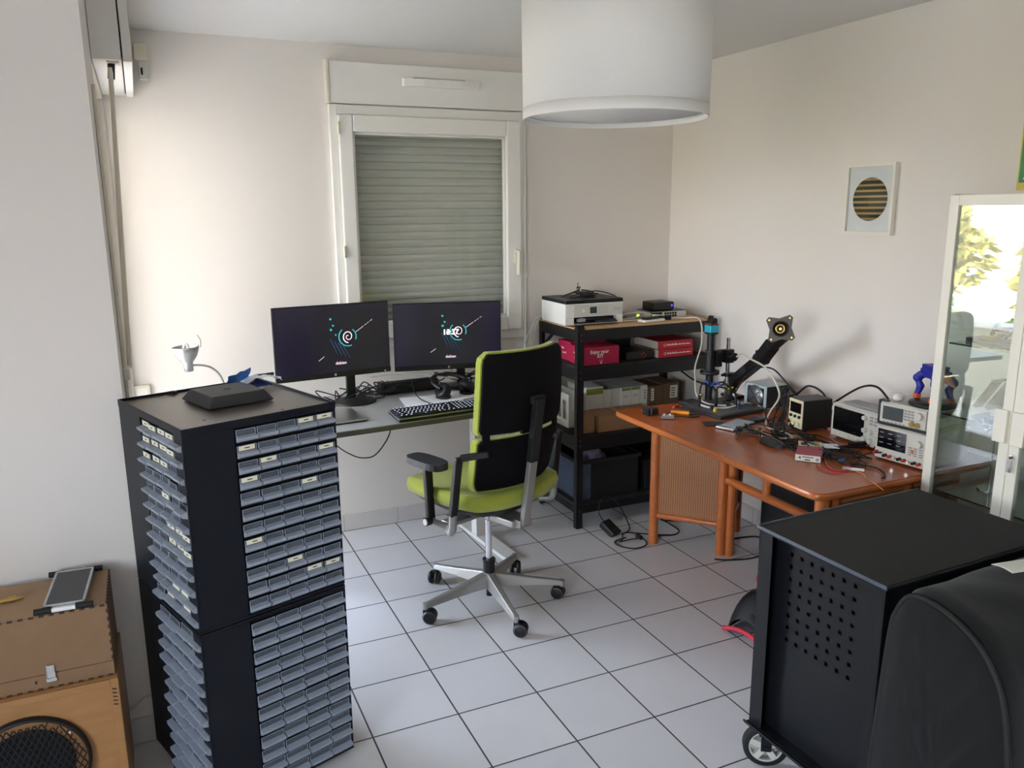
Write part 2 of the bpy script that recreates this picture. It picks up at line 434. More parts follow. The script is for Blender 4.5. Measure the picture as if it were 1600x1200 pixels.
hd = g(pvc2_m).box(1.028, 1.046, YB - .062, YB - .05, 1.42, 1.50); hd.cyl((1.037, YB - .062, 1.485), (1.037, YB - .085, 1.485), .008).beam((1.037, YB - .085, 1.49), (1.033, YB - .09, 1.36), .018, .012)
child('handle', hd, r, .002, 'cream lever handle')
for zz in (2.11, 1.51): child('hinge', g(pvc2_m).cyl((.084, YB - .055, zz - .03), (.084, YB - .055, zz + .03), .007, n=10), r)
for xx in (.095, 1.062): child('corner_pin', g(pvc_m).cyl((xx, YB - .06, 2.16), (xx, YB - .05, 2.16), .008, n=10), r)
# shutter box above it
t = thing('shutter_box', 'long white roller shutter box above the closed white window', 'shutter box', (.575, YB, 2.225))
ob('casing', g(pvc_m).box(-.525, .53, -.05, -.002, .004, .198), t, .004)
ob('end_cap', g(pvc2_m).box(-.54, -.525, -.056, -.002, 0, .204), t, .003)
ob('end_cap', g(pvc2_m).box(.53, .545, -.056, -.002, 0, .204), t, .003)
ob('vent', g(pvc_m).prism([(-.21, 0), (-.205, -.02), (-.1, -.034), (.1, -.034), (.205, -.02), (.21, 0)], .09, .128), t, .003).location = (.05, -.05, .005)
ob('vent_slot', g(black2_m).box(-.1, .18, -.0515, -.05, .137, .14), t)
# crank rod hanging beside it
t = thing('shutter_crank', 'thin white crank rod hanging beside the closed window', 'crank', (1.107, YB - .02, .78))
ob('rod', g(white_m).tube([(0, 0, 1.38), (0, 0, .28)], .0065, 8).tube([(0, 0, 1.38), (-.03, .0, 1.41)], .0045), t)
ob('joint', g(white_m).cyl((0, 0, .28), (0, 0, .22), .009, n=10), t)
ob('handle', g(white_m).tube([(0, 0, .22), (0, -.0, .06), (0, 0, 0)], .008, 8), t)
ob('wall_clip', g(white_m).box(-.01, .01, -.012, .018, .56, .58), t)

# window_2 : terrace window in the left wall, seen edge-on
fr = g(pvc2_m)
fr.box(XL - .14, XL - .02, -.96, -.90, 0, 2.2).box(XL - .14, XL - .02, -.11, -.05, 0, 2.2).box(XL - .14, XL - .02, -.90, -.11, 2.14, 2.2).box(XL - .14, XL - .02, -.90, -.11, 0, .07)
r = struct('window_2', fr, .004)
child('pane', g(glass_m).box(XL - .085, XL - .08, -.9, -.11, .07, 2.14), r)
for y0, y1 in ((-.9, -.85), (-.16, -.11)): child('sash', g(pvc2_m).box(XL - .11, XL - .05, y0, y1, .07, 2.14), r, .004)
child('sash', g(pvc2_m).box(XL - .11, XL - .05, -.85, -.16, .07, .16), r, .004)
t = thing('shutter_box', 'grey white shutter box sticking out above the terrace window edge', 'shutter box', (XL, -.97, 2.22))
ob('casing', g(pvc_m).box(.001, .093, 0, .94, 0, .2), t, .003)
ob('front_cover', g(pvc_m).box(.098, .127, -.004, .94, -.004, .204), t, .003)
ob('slot', g(black2_m).box(.093, .098, .003, .93, .01, .195), t)
t = thing('crank_gear', 'beige crank bracket fixed beside the shutter box', 'bracket', (-.775, -.04, 2.31))
ob('body', g(pvc2_m).box(-.025, .025, -.02, .024, .06, .13), t, .004)
ob('tongue', g(lgrey_m).box(-.012, .026, -.012, .024, -.02, .06), t, .003)
ob('slot', g(black2_m).box(-.004, .004, -.014, -.011, 0, .03), t)
t = thing('crank_pole', 'grey crank pole hanging under the terrace shutter box', 'crank', (-.93, -1.2, 1.2))
ob('rod', g(pvc2_m).tube([(.04, .28, 1.0), (.012, .05, .2), (.006, -.01, 0)], .0085, 10), t)
ob('universal_joint', g(dark_m).cyl((.046, .29, 1.03), (.04, .28, .965), .012, n=12), t)
ob('socket', g(pvc2_m).box(.03, .07, .25, .32, 1.015, 1.022), t)
t = thing('crank_holder', 'white clip strip on the wall edge beside the terrace window', 'holder', (XL, -1.24, .9))
ob('strip', g(pvc2_m).box(.001, .012, -.02, .02, -.05, 1.2), t, .002)
ob('clip', g(pvc_m).box(.0, .022, -.03, .03, .27, .31), t, .003)
t = thing('power_socket', 'small white box on back wall behind the dark drawer tower', 'socket', (-.905, YB, .86))
ob('body', g(pvc2_m).box(-.04, .03, -.03, -.001, -.05, .05), t, .004)
ob('cover', g(pvc_m).box(-.03, .02, -.034, -.03, -.04, .04), t, .002)
# window_3 : wide terrace window behind the camera's left
fr = g(pvc_m)
for a, b in ((WA, WA + .06), ((WA + WB) / 2 - .03, (WA + WB) / 2 + .03), (WB - .06, WB)): fr.box(XO - .12, XO - .04, a, b, WC, WD)
fr.box(XO - .12, XO - .04, WA, WB, WD - .07, WD).box(XO - .12, XO - .04, WA, WB, WC, WC + .07)
r = struct('window_3', fr, .004)
child('pane', g(glass_m).box(XO - .085, XO - .08, WA + .06, WB - .06, WC + .07, WD - .07), r)

# pendant lamp
t = thing('pendant_lamp', 'large white fabric drum pendant lamp hanging from ceiling', 'lamp', (.335, -2.235, 1.945))
prof = [(.2435, .0), (.2455, .0), (.249, .36), (.247, .36)]
ob('lamp_shade', g(shade_m).lathe(prof + [prof[0]], 72), t)
ob('rim_hem', g(shade_m).lathe([(.2462, 0), (.2468, .028), (.2458, .028), (.2452, 0), (.2462, 0)], 72), t)
rg = g(white_m).tube([(.236 * math.cos(a), .236 * math.sin(a), .012) for a in [2 * PI * i / 60 for i in range(60)]], .0025, 6, True)
ob('ring', rg, t); rg = g(white_m)
for k in range(3):
    a = 2 * PI * k / 3 + .5; rg.tube([(.242 * math.cos(a), .242 * math.sin(a), .33), (.03 * math.cos(a), .03 * math.sin(a), .33)], .002, 6)
ob('spider', rg, t)
ob('diffuser', g(shade_m).lathe([(0, .02), (.233, .014), (.233, .018), (0, .024)], 48), t)
ob('lamp_holder', g(white_m).cyl((0, 0, .26), (0, 0, .34), .02), t)
ob('cord', g(white_m).tube([(0, 0, .34), (0, 0, .535)], .004), t)
ob('ceiling_rose', g(white_m).lathe([(0, .535), (.04, .54), (.05, .56), (0, .56)], 24), t)

# picture frame + poster on the right wall
t = thing('picture_frame', 'small white picture frame with striped round motif on the wall', 'picture', (XR, -1.518, 1.743))
fw, fh = .131, .152; q = g(wpaint_m)
q.box(-.024, -.001, -fw, fw, fh - .013, fh).box(-.024, -.001, -fw, fw, -fh, -fh + .013).box(-.024, -.001, -fw, -fw + .013, -fh + .013, fh - .013).box(-.024, -.001, fw - .013, fw, -fh + .013, fh - .013)
ob('frame', q, t)
ob('mat_board', g(M('mat_board', (234, 238, 236), .8)).box(-.012, -.004, -fw + .013, fw - .013, -fh + .013, fh - .013), t)
mm = bpy.data.materials.new('striped_print'); mm.use_nodes = True; N = mm.node_tree.nodes; L = mm.node_tree.links
tc = N.new('ShaderNodeTexCoord'); wv = N.new('ShaderNodeTexWave'); wv.bands_direction = 'Z'; wv.inputs['Scale'].default_value = 13; wv.inputs['Distortion'].default_value = .4; wv.inputs['Detail Scale'].default_value = 30
cr_ = N.new('ShaderNodeValToRGB'); cr_.color_ramp.elements[0].color = (*lin((70, 74, 50)), 1); cr_.color_ramp.elements[1].color = (*lin((200, 164, 104)), 1); cr_.color_ramp.elements[0].position = .55; cr_.color_ramp.elements[1].position = .85
L.new(tc.outputs['Object'], wv.inputs[0]); L.new(wv.outputs['Fac'], cr_.inputs[0]); L.new(cr_.outputs[0], N['Principled BSDF'].inputs['Base Color'])
q = g(mm); q.T = Matrix.Rotation(-PI / 2, 4, 'Y'); q.lathe([(0, .012), (.093, .012), (.093, .0135), (0, .0135)], 48); ob('round_print', q, t)
ob('pane', g(glass_mat('frame_glass')).box(-.018, -.0165, -fw + .013, fw - .013, -fh + .013, fh - .013), t)
t = thing('poster', 'green and yellow printed poster above the glass cabinet', 'poster', (XR, -2.17, 1.765))
ob('sheet', g(yellowp_m).box(-.004, -.001, -.45, 0, 0, .62), t)
ob('green_band', g(greend_m).box(-.0055, -.004, -.44, -.006, .028, .19), t)
text('numeral', '2', .10, M('poster_numeral', (232, 230, 214), .6), t, frame((-.0065, -.05, .072), (0, -1, 0), (0, 0, 1)), bold=.004)
ob('numeral_outline', g(M('poster_brown', (110, 92, 40), .6)).box(-.0058, -.0055, -.09, -.008, .028, .032), t)

# outdoors beyond the terrace windows
struct('ground', g(ground_m).box(-5, XL - .2, YF + .2, 9, -.06, -.01).box(-5, XO - .2, -12, YF + .2, -.06, -.01).box(-40, -5, -30, 30, -2.2, -2.0))
struct('wall_terrace', g(M('terrace_wall', (150, 142, 122), .8)).box(-2.66, -2.56, YF + .2, 6, -.01, .66).mat(pvc_m).box(-2.7, -2.52, YF + .2, 6, .66, .70))
def shrub(name, label, cat, c, rad, m, seed, group, nq, ls):
    rnd = random.Random(seed); gg = G().mat(m)
    lobes = [(rnd.uniform(-.6, .6), rnd.uniform(-.6, .6), rnd.uniform(-.5, .6), rnd.uniform(.35, .6)) for _ in range(14)]
    for k in range(nq):
        lb = lobes[k % 14]; d = Vector((rnd.gauss(0, 1), rnd.gauss(0, 1), rnd.gauss(0, 1))).normalized() * lb[3] * rnd.uniform(.75, 1.05)
        p = Vector((c[0] + rad[0] * (lb[0] + d.x), c[1] + rad[1] * (lb[1] + d.y), c[2] + rad[2] * (lb[2] + d.z)))
        a = Vector((rnd.gauss(0, 1), rnd.gauss(0, 1), rnd.gauss(0, .6))).normalized(); b = a.orthogonal().normalized(); l_ = ls * rnd.uniform(.6, 1.3)
        gg.add([p - a * l_, p + b * l_ * .55, p + a * l_, p - b * l_ * .55], [(0, 1, 2, 3)])
    gg.cyl((c[0], c[1], -2.0), (c[0], c[1], c[2]), rad[0] * .06, n=8)
    return tag(ob(name, gg), label, cat, group)
for k in range(9):
    shrub('hedge_shrub', 'green hedge shrub outside beyond the white terrace wall', 'shrub', (-8.2, -7.5 + 2.7 * k, -.62), (.9, 1.04, 1.1), leafB, 10 + k, 'hedge shrubs outside the terrace', 1500, .10)
for k in range(6):
    shrub('garden_tree', 'sunlit yellow green tree outside beyond the hedge', 'tree', (-14 - (k % 2), -6.5 + 4.4 * k, .75), (1.75, 1.75, 1.7 + .25 * (k % 2)), leafA, 30 + k, 'sunlit trees outside the terrace', 2600, .2)
# ------------------------------------------------------------------ rotating drawer tower (two stacked units)
TW, TD, TRZ = .448, .4865, .3242
def drawer_mesh(wd, ht, grid_marks):
    q = G().mat(bin_m)
    q.prism([(0.0005, 0), (.013, .004), (.018, .009), (.018, ht * .46), (.004, ht * .54), (.0005, ht * .54)], .0018, wd - .0036)
    q.mat(bin2_m).prism([(-.045, 0), (0, 0), (0, ht), (-.002, ht), (-.002, ht * .1), (-.045, ht * .1)], .0018, wd - .0022)
    q.mat(bin_m).prism([(0.0002, ht * .97), (.0014, ht * .97), (.0014, ht), (.0002, ht)], .0018, wd - .0022)
    q.prism([(0.0002, ht * .54), (.0014, ht * .54), (.0014, ht), (.0002, ht)], .0018, .0035).prism([(0.0002, ht * .54), (.0014, ht * .54), (.0014, ht), (.0002, ht)], wd - .0039, wd - .0022)
    q.v = [Vector((v.z, -v.x, v.y)) for v in q.v]
    if grid_marks:
        for k in range(1, 6): q.box(k * wd / 6 - .0005, k * wd / 6 + .0005, -.0188, -.0178, .011, ht * .44)
        q.box(.006, wd - .006, -.0188, -.0178, ht * .24, ht * .26)
    return q.mesh('drawer')
def drawer_unit(label, z0, hgt, cols, labels_r, labels_l, stuff_rows, top):
    t = thing('drawer_tower_unit', label, 'drawer unit', (-.668, -1.7125, z0), TRZ, 'stacked drawer units')
    hx, hy = TW / 2, TD / 2
    rx0 = hx - .309; ly0 = -hy + .309
    c = g(navy_m)
    c.box(-hx + .05, hx - .002, -hy + .05, hy - .002, .006, hgt - .006)              # core
    c.box(-hx, hx, -hy, hy, 0, .008).box(-hx, hx, -hy, hy, hgt - .008, hgt)
    c.box(-hx, rx0, -hy, -hy + .06, .008, hgt - .008)                                 # blank panel, front face
    c.box(hx - .006, hx, -hy, hy, .008, hgt - .008)
    c.box(-hx, -hx + .06, ly0, hy, .008, hgt - .008)                                  # blank panel, window face
    c.box(-hx, hx, hy - .006, hy, .008, hgt - .008)
    c.box(-hx, -hx + .004, -hy, -hy + .004, 0, hgt)
    ob('cabinet_shell', c, t, .0015)
    sh = g(black2_m); n = 12; pz = (hgt - .024) / n
    for k in range(n + 1):
        z = .011 + k * pz
        sh.box(rx0, hx - .006, -hy + .003, -hy + .05, z - .0015, z + .0015).box(-hx + .003, -hx + .05, -hy + .003, ly0, z - .0015, z + .0015)
    ob('runner_frame', sh, t)
    if top:
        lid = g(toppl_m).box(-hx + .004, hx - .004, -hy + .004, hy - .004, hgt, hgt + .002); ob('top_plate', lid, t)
        lip = g(navy_m).box(-hx - .001, hx + .001, -hy - .001, -hy + .004, hgt - .012, hgt + .009).box(-hx - .001, hx + .001, hy - .004, hy + .001, hgt - .012, hgt + .009).box(-hx - .001, -hx + .004, -hy, hy, hgt - .012, hgt + .009).box(hx - .004, hx + .001, -hy, hy, hgt - .012, hgt + .009)
        ob('rim', lip, t, .0015)
        hole = g(black2_m)
        for x, y in ((.11, .03), (-.13, -.16), (.08, -.2)): hole.cyl((x, y, hgt + .0018), (x, y, hgt + .0026), .004, n=10)
        ob('screw_hole', hole, t)
    wd = .3 / cols; ht = pz - .0105
    me = drawer_mesh(wd, ht, cols == 4)
    lab = G().mat(label_m).box(.006, wd - .008, -.0022, -.0012, ht * .60, ht * .97); lab.mat(ink_m).box(wd * .38, wd * .62, -.0026, -.0022, ht * .75, ht * .83)
    lm = lab.mesh('label_strip')
    st = G()
    for face in 'RL':
        for row in range(n):
            for col in range(cols):
                z = .011 + (n - 1 - row) * pz + .0035
                jit = random.uniform(-.003, .001) if face == 'R' else random.uniform(-.003, .005)
                if face == 'R': loc = (rx0 + .002 + col * .3 / cols, -hy + .002 + jit, z); rz = 0
                else: loc = (-hx + .002 + jit, ly0 - .003 - col * .3 / cols, z); rz = -PI / 2
                if face == 'L' and row in stuff_rows:
                    st.T = Matrix.Translation(loc) @ Matrix.Rotation(rz, 4, 'Z'); vv = [tuple(v.co) for v in me.vertices]
                    for mk in (0, 1):
                        st.mat((bin_m, bin2_m)[mk]); st.add(vv, [tuple(p.vertices) for p in me.polygons if p.material_index == mk])
                    if (row, col) in labels_l:
                        st.mat(label_m); st.box(.006, wd - .008, -.0022, -.0012, ht * .60, ht * .97)
                    continue
                d = link('drawer', me, t, loc=loc, rz=rz)
                if (row, col) in (labels_r if face == 'R' else labels_l):
                    link('label_strip', lm, d)
    if st.v:
        st.T = Matrix.Identity(4); o = ob('drawer', st, t); o['kind'] = 'stuff'
    return t
LR = {(0, 3), (0, 4), (1, 0), (2, 4), (2, 1), (3, 0), (4, 3), (7, 0), (9, 2), (10, 3), (10, 4)}
LL = {(0, k) for k in range(5)} | {(1, k) for k in range(5)} | {(2, 0), (2, 1), (2, 2), (4, 2), (6, 2), (6, 3), (6, 4), (7, 2), (7, 3), (7, 4), (10, 2), (10, 3), (11, 1), (11, 3), (11, 4), (8, 4)}
drawer_unit('dark navy drawer unit, upper of the stacked pair, with five drawers per row', .593, .566, 5, LR, LL, (8, 9, 10, 11), True)
drawer_unit('dark navy drawer unit, lower of the stacked pair, with four drawers per row', .022, .568, 4, set(), set(), (), False)
t = thing('turntable_base', 'low black turntable base under the navy drawer tower', 'base', (-.668, -1.7125, 0), TRZ)
ob('plate', g(black2_m).box(-.19, .19, -.2, .2, .001, .02), t, .004)

# things on the drawer tower
TZ = 1.1615
b4 = [(-.783, -1.623), (-.719, -1.806), (-.533, -1.748), (-.597, -1.565)]
cxm = sum(p[0] for p in b4) / 4; cym = sum(p[1] for p in b4) / 4
q = g(dark_m); vs = [(x - cxm, y - cym, 0.003) for x, y in b4] + [((x - cxm) * 1.0, (y - cym) * 1.0, .006) for x, y in b4] + [((x - cxm) * .80, (y - cym) * .80, .034) for x, y in b4]
fs = [(3, 2, 1, 0), (8, 9, 10, 11)]
for a in (0, 4):
    for i in range(4): fs.append((a + i, a + (i + 1) % 4, a + 4 + (i + 1) % 4, a + 4 + i))
q.add(vs, fs)
t = thing('streaming_box', 'flat black box with sloping sides on top of the drawer tower', 'box', (cxm, cym, TZ))
ob('body', G().mat(M('charcoal_shell', (40, 40, 41), .6, bump=.15, bscale=900)).add(vs, fs), t, .002)
ob('emblem', g(dark_m).tube([(.011 * math.cos(a), .011 * math.sin(a), .0344) for a in [2 * PI * i / 20 for i in range(20)]], .0008, 5, True), t)
ob('foot', g(rubber_m).box(-.06, .06, -.04, .04, 0, .004), t)
q = g(black2_m)
for a in (0.3, 1.6, 2.6): q.cbox((0, 0, .004), (.028, .006, .006), rz=a)
tag(ob('cable_clip', q, loc=(-.805, -1.515, TZ)), 'tiny black clip lying near the far corner of the drawer tower', 'clip')
def crumple(fn, nu, nv, amp, seed):
    rnd = random.Random(seed); N_ = {}
    def f(u, v):
        k = (round(u * nu), round(v * nv))
        if k not in N_: N_[k] = (rnd.uniform(-amp, amp), rnd.uniform(-amp, amp), rnd.uniform(-amp, amp))
        p = fn(u, v); d = N_[k]; return (p[0] + d[0], p[1] + d[1], p[2] + d[2])
    return f
t = thing('foil_packet', 'crumpled blue and white foil packet behind the flat black box', 'packet', (-.575, -1.535, TZ), .33)
ob('blue_wrapper', g(skyblue_m).grid(crumple(lambda u, v: (-.07 + .085 * u, .02 - .02 * v + .02 * u, .012 + .034 * v + .012 * u), 6, 4, .003, 3), 6, 4, (0, .0015, .001)), t)
ob('white_lining', g(paper_m).grid(crumple(lambda u, v: (-.02 + .13 * u, -.012 + .055 * v, .010 + .022 * math.sin(3 * u)), 7, 4, .005, 5), 7, 4, (0, 0, .002)), t)
ob('blue_wrapper', g(M('navy_foil', (40, 60, 130), .4)).grid(crumple(lambda u, v: (.0 + .06 * u, -.03 + .04 * v, .006 + .008 * v), 5, 4, .0035, 9), 5, 4, (0, 0, .0015)), t)
tag(ob('marker_pen', g(black_m).tube([(0, 0, 0), (.05, .008, .002)], .005, 8), loc=(-.545, -1.50, TZ + .03)), 'short black marker lying on the crumpled packet', 'pen')

# ------------------------------------------------------------------ speaker, laser cut box and what lies on it
t = thing('speaker_cabinet', 'pine speaker cabinet with round black mesh grille beside the drawer tower', 'speaker', (-1.33, -1.84, 0))
q = g(pine_m); W2, HZ, DP = .304, .425, .285
q.box(-W2, W2, .012, DP, .004, HZ - .0)
q.box(-W2, -W2 + .02, 0, .012, .004, HZ).box(W2 - .02, W2, 0, .012, .004, HZ).box(-W2 + .02, W2 - .02, 0, .012, HZ - .02, HZ).box(-W2 + .02, W2 - .02, 0, .012, .004, .024)
ob('cabinet', q, t, .002)
q = g(burn_m)
for k in range(5): q.cbox((W2 - .012, -.0003, HZ - .03 - k * .012), (.012, .001, .004), ry=.3)
ob('corner_joint', q, t)
gc = (.064, .21)
ob('cone', g(black2_m).lathe([(0, .004), (.05, .006), (.105, .008), (.112, .006), (.112, .011)], 40, (gc[0], .0, gc[1]), 'Y'), t)
ob('grille_rim', g(rack_m).lathe([(.143, .012), (.143, -.006), (.147, -.010), (.152, -.004), (.152, .012)], 56, (gc[0], 0, gc[1]), 'Y'), t)
q = g(rack_m); nn = 21
for k in range(-nn, nn + 1):
    x = k * .0165
    for sgn in (1, -1):
        A = []
        for s_ in range(25):
            y = -.2 + .4 * s_ / 24; px, pz = x + sgn * y * .55, y
            if px * px + pz * pz < .145 ** 2: A.append((gc[0] + px, -.010 - .010 * (1 - (px * px + pz * pz) / .0215), gc[1] + pz))
        if len(A) > 1: q.tube(A, .0019, 4)
ob('mesh_grille', q, t)
q = g(chrome_m)
for a in (.7, 2.4, 3.9, 5.4): q.sph((gc[0] + .14 * math.cos(a), -.012, gc[1] + .14 * math.sin(a)), .005, 8, 6)
ob('grille_screw', q, t)

t = thing('plywood_case', 'brown laser cut case with finger joints standing on the pine speaker', 'case', (-1.33, -1.69, .4255))
W2, D2, HZ = .297, .125, .2165
ob('base', g(mdf2_m).box(-W2, W2, -D2, D2, .001, .043), t, .001)
ob('lid', g(mdf2_m).box(-W2, W2, -D2, D2, .0445, HZ), t, .001)
ob('lid_top', g(M('mdf_lit_top', (160, 128, 94), .7, var=.08, scale=40)).box(-W2 + .003, W2 - .003, -D2 + .003, D2 - .003, HZ, HZ + .0008), t)  # same board in a lighter tone, light on the top painted in
q = g(burn_m); e = .0012
n = 24
for k in range(n):
    x = -W2 + (k + .25) * 2 * W2 / n; q.box(x, x + W2 / n, -D2 - .0004, -D2 + .004, HZ - .004, HZ + e)
    q.box(x, x + W2 / n, -D2 - .0006, -D2 + .002, 0.0, .005)
for k in range(7):
    z = .05 + k * .0235; q.box(W2 - .004, W2 + .0006, -D2 - .0006, -D2 + .004, z, z + .011)
for k in range(11):
    y = -D2 + .012 + k * .0225; q.box(W2 - .004, W2 + .0006, y, y + .011, HZ - .004, HZ + e)
    q.box(W2 - .003, W2 + .0006, y, y + .011, 0, .005)
q.box(.1, .106, -D2 - .0006, -D2 + .001, .02, .03)
ob('finger_joint', q, t)
q = g(chrome_m).cbox((.141, -D2 - .002, .045), (.02, .004, .05)).cbox((.141, -D2 - .005, .06), (.014, .005, .022)).tube([(.131, -D2 - .005, .05), (.131, -D2 - .007, .03), (.151, -D2 - .007, .03), (.151, -D2 - .005, .05)], .0015, 6).cbox((.141, -D2 - .003, .026), (.026, .003, .01))
ob('latch', q, t, .001, 'chrome toggle latch')
# solar panel: corners measured on the case top
p4 = [(-1.209, -1.80), (-1.083, -1.806), (-1.062, -1.574), (-1.172, -1.566)]
t = thing('solar_panel', 'small framed black panel with rubber corners lying on the plywood case', 'panel', (-1.131, -1.687, .6435), -.06)
hw, hd = .052, .118
ob('black_face', g(screenoff_m).box(-hw + .006, hw - .006, -hd + .01, hd - .008, .012, .018), t)
ob('frame', g(alu_m).box(-hw, -hw + .007, -hd, hd, .006, .0195).box(hw - .007, hw, -hd, hd, .006, .0195).box(-hw, hw, -hd, -hd + .008, .006, .0195).box(-hw, hw, hd - .008, hd, .006, .0195), t, .001)
for sy in (-1, 1):
    ob('end_bar', g(pvc_m).box(-.03, .03, sy * (hd + .005) - .007, sy * (hd + .005) + .007, .003, .014), t, .002)
    for sx in (-1, 1):
        ob('corner_bumper', g(rubber_m).cyl((sx * .03, sy * (hd + .006), .009), (sx * (hw + .02), sy * (hd + .006), .009), .0085, n=12), t, .002)
q = g(gold_m).cyl((0, 0, .006), (.06, .006, .006), .006, n=12).cyl((.06, .006, .006), (.078, .008, .006), .0085, n=12).cyl((.078, .008, .006), (.098, .010, .006), .005, .003, n=12)
tag(ob('brass_pen', q, loc=(-1.345, -1.69, .643)), 'brass pen lying on the plywood case top beside the panel', 'pen')
cable('lamp_cord', 'thin white cord crossing the wall above the skirting behind the speaker', [(-1.06, YF - .004, .12), (-1.02, YF - .012, .135), (-.985, YF - .006, .16), (-.96, YF - .006, .165)], .003, wirew_m, cat='cord')
# ------------------------------------------------------------------ office chair (local +Y = forward)
t = thing('office_chair', 'lime green swivel office chair with black back standing before the grey desk', 'chair', (.42, -1.10, 0), math.radians(19.5))
BA = [math.radians(a - 19.5) for a in (191, 267, 339, 118, 45)]
q = g(silver_m); q.lathe([(0, .145), (.026, .145), (.036, .128), (.036, .085), (.026, .078), (0, .078)], 24)
for a in BA:
    d = Vector((math.cos(a), math.sin(a), 0)); s_ = Vector((-d.y, d.x, 0)); rows = []
    for r_, zt, h_, w_ in ((.02, .143, .062, .030), (.10, .128, .048, .025), (.20, .110, .034, .021), (.30, .094, .024, .017), (.33, .090, .022, .017)):
        rows.append([d * r_ + s_ * (w_ * .55) + Vector((0, 0, zt)), d * r_ + s_ * w_ + Vector((0, 0, zt - h_)), d * r_ - s_ * w_ + Vector((0, 0, zt - h_)), d * r_ - s_ * (w_ * .55) + Vector((0, 0, zt))])
    vs = [p for r_ in rows for p in r_]; fs = []
    for i in range(len(rows) - 1):
        for k in range(4): fs.append((i * 4 + k, i * 4 + (k + 1) % 4, i * 4 + 4 + (k + 1) % 4, i * 4 + 4 + k))
    fs += [(0, 1, 2, 3), tuple(len(vs) - 4 + k for k in (3, 2, 1, 0))]
    q.add(vs, fs); q.cyl(d * .325 + Vector((0, 0, .09)), d * .325 + Vector((0, 0, .058)), .012, n=14)
ob('star_base', q, t, .004)
for i, a in enumerate(BA):
    yaw = a + (.9, -.5, 1.2, .4, 2.0)[i]
    c = bpy.data.objects.new('caster', G().mat(black_m).box(-.012, .012, -.01, .03, .03, .062).cyl((0, 0, .045), (0, 0, .07), .009, n=12).mesh('caster')); C.objects.link(c); c.parent = t
    c.location = (.325 * math.cos(a), .325 * math.sin(a), 0); c.rotation_euler = (0, 0, yaw)
    for sx in (-1, 1):
        w_ = g(black_m).lathe([(0, sx * .024), (.022, sx * .026), (.028, sx * .022), (.0305, sx * .018), (.0305, sx * .008), (0, sx * .006)], 28, (0, .018, .0315), 'X')
        w_.mat(M('caster_rim', (92, 92, 96), .35)).lathe([(.0245, sx * .0262), (.0275, sx * .0235)], 28, (0, .018, .0315), 'X')
        ob('wheel', w_, c)
ob('column_stub', g(black_m).cyl((0, 0, .03), (0, 0, .09), .0135), t)
q = g(black_m).cyl((0, 0, .13), (0, 0, .195), .026).cyl((0, 0, .195), (0, 0, .205), .029)
ob('column_sleeve', q, t); ob('gas_column', g(chrome_m).cyl((0, 0, .19), (0, 0, .44), .0145), t)
q = g(silver_m).cbox((0, 0, .432), (.12, .14, .034)).beam((-.0, -.05, .43), (.0, -.21, .436), .11, .03).beam((-.24, .0, .435), (.24, .0, .435), .06, .022)
ob('mechanism', q, t, .006)
q = g(black_m).cbox((0, .03, .468), (.2, .22, .05)).cbox((.06, .10, .45), (.05, .05, .04)).cyl((.08, .02, .445), (.25, .06, .445), .006)
ob('tilt_unit', q, t, .006)
# seat : thick lime cushion over a black pan
def seat_fn(h, inset=0.0):
    def f(u, v):
        a = 2 * u - 1; b = 2 * v - 1
        x = a * math.sqrt(max(0, 1 - .28 * b * b)); y = b * math.sqrt(max(0, 1 - .28 * a * a))
        z = h - .018 * (max(0, b) ** 3) + .012 * abs(a) ** 3 - .0 * b
        return (x * (.275 - inset), y * (.262 - inset) + .035, z)
    return f
def pad(fn_t, fn_b, nu, nv, m):
    q = G().mat(m); W = nu + 1
    top = [fn_t(i / nu, j / nv) for j in range(nv + 1) for i in range(nu + 1)]
    bot = [fn_b(i / nu, j / nv) for j in range(nv + 1) for i in range(nu + 1)]
    fs = [(j * W + i, j * W + i + 1, (j + 1) * W + i + 1, (j + 1) * W + i) for j in range(nv) for i in range(nu)]
    rim = [i for i in range(W)] + [j * W + nu for j in range(1, nv + 1)] + [nv * W + i for i in range(nu - 1, -1, -1)] + [j * W for j in range(nv - 1, 0, -1)]
    n = len(top); k = len(rim)
    cx = sum(p[0] for p in top) / n; cy = sum(p[1] for p in top) / n
    mid = [Vector(((top[i][0] + bot[i][0]) / 2, (top[i][1] + bot[i][1]) / 2, (top[i][2] + bot[i][2]) / 2)) for i in rim]
    mid = [m_ + (m_ - Vector((cx, cy, m_.z))) * .03 for m_ in mid]
    vs = list(top) + list(bot) + mid
    fs += [tuple(n + i for i in reversed(f)) for f in fs]
    for i in range(k):
        j = (i + 1) % k; fs.append((rim[i], rim[j], 2 * n + j, 2 * n + i)); fs.append((2 * n + i, 2 * n + j, n + rim[j], n + rim[i]))
    return q.add(vs, fs, True)
SZ = .585
ob('seat', pad(seat_fn(SZ), seat_fn(SZ - .064), 18, 18, lime_m), t)
ob('seat_pan', pad(seat_fn(SZ - .055, .012), seat_fn(SZ - .105, .05), 14, 14, black_m), t)
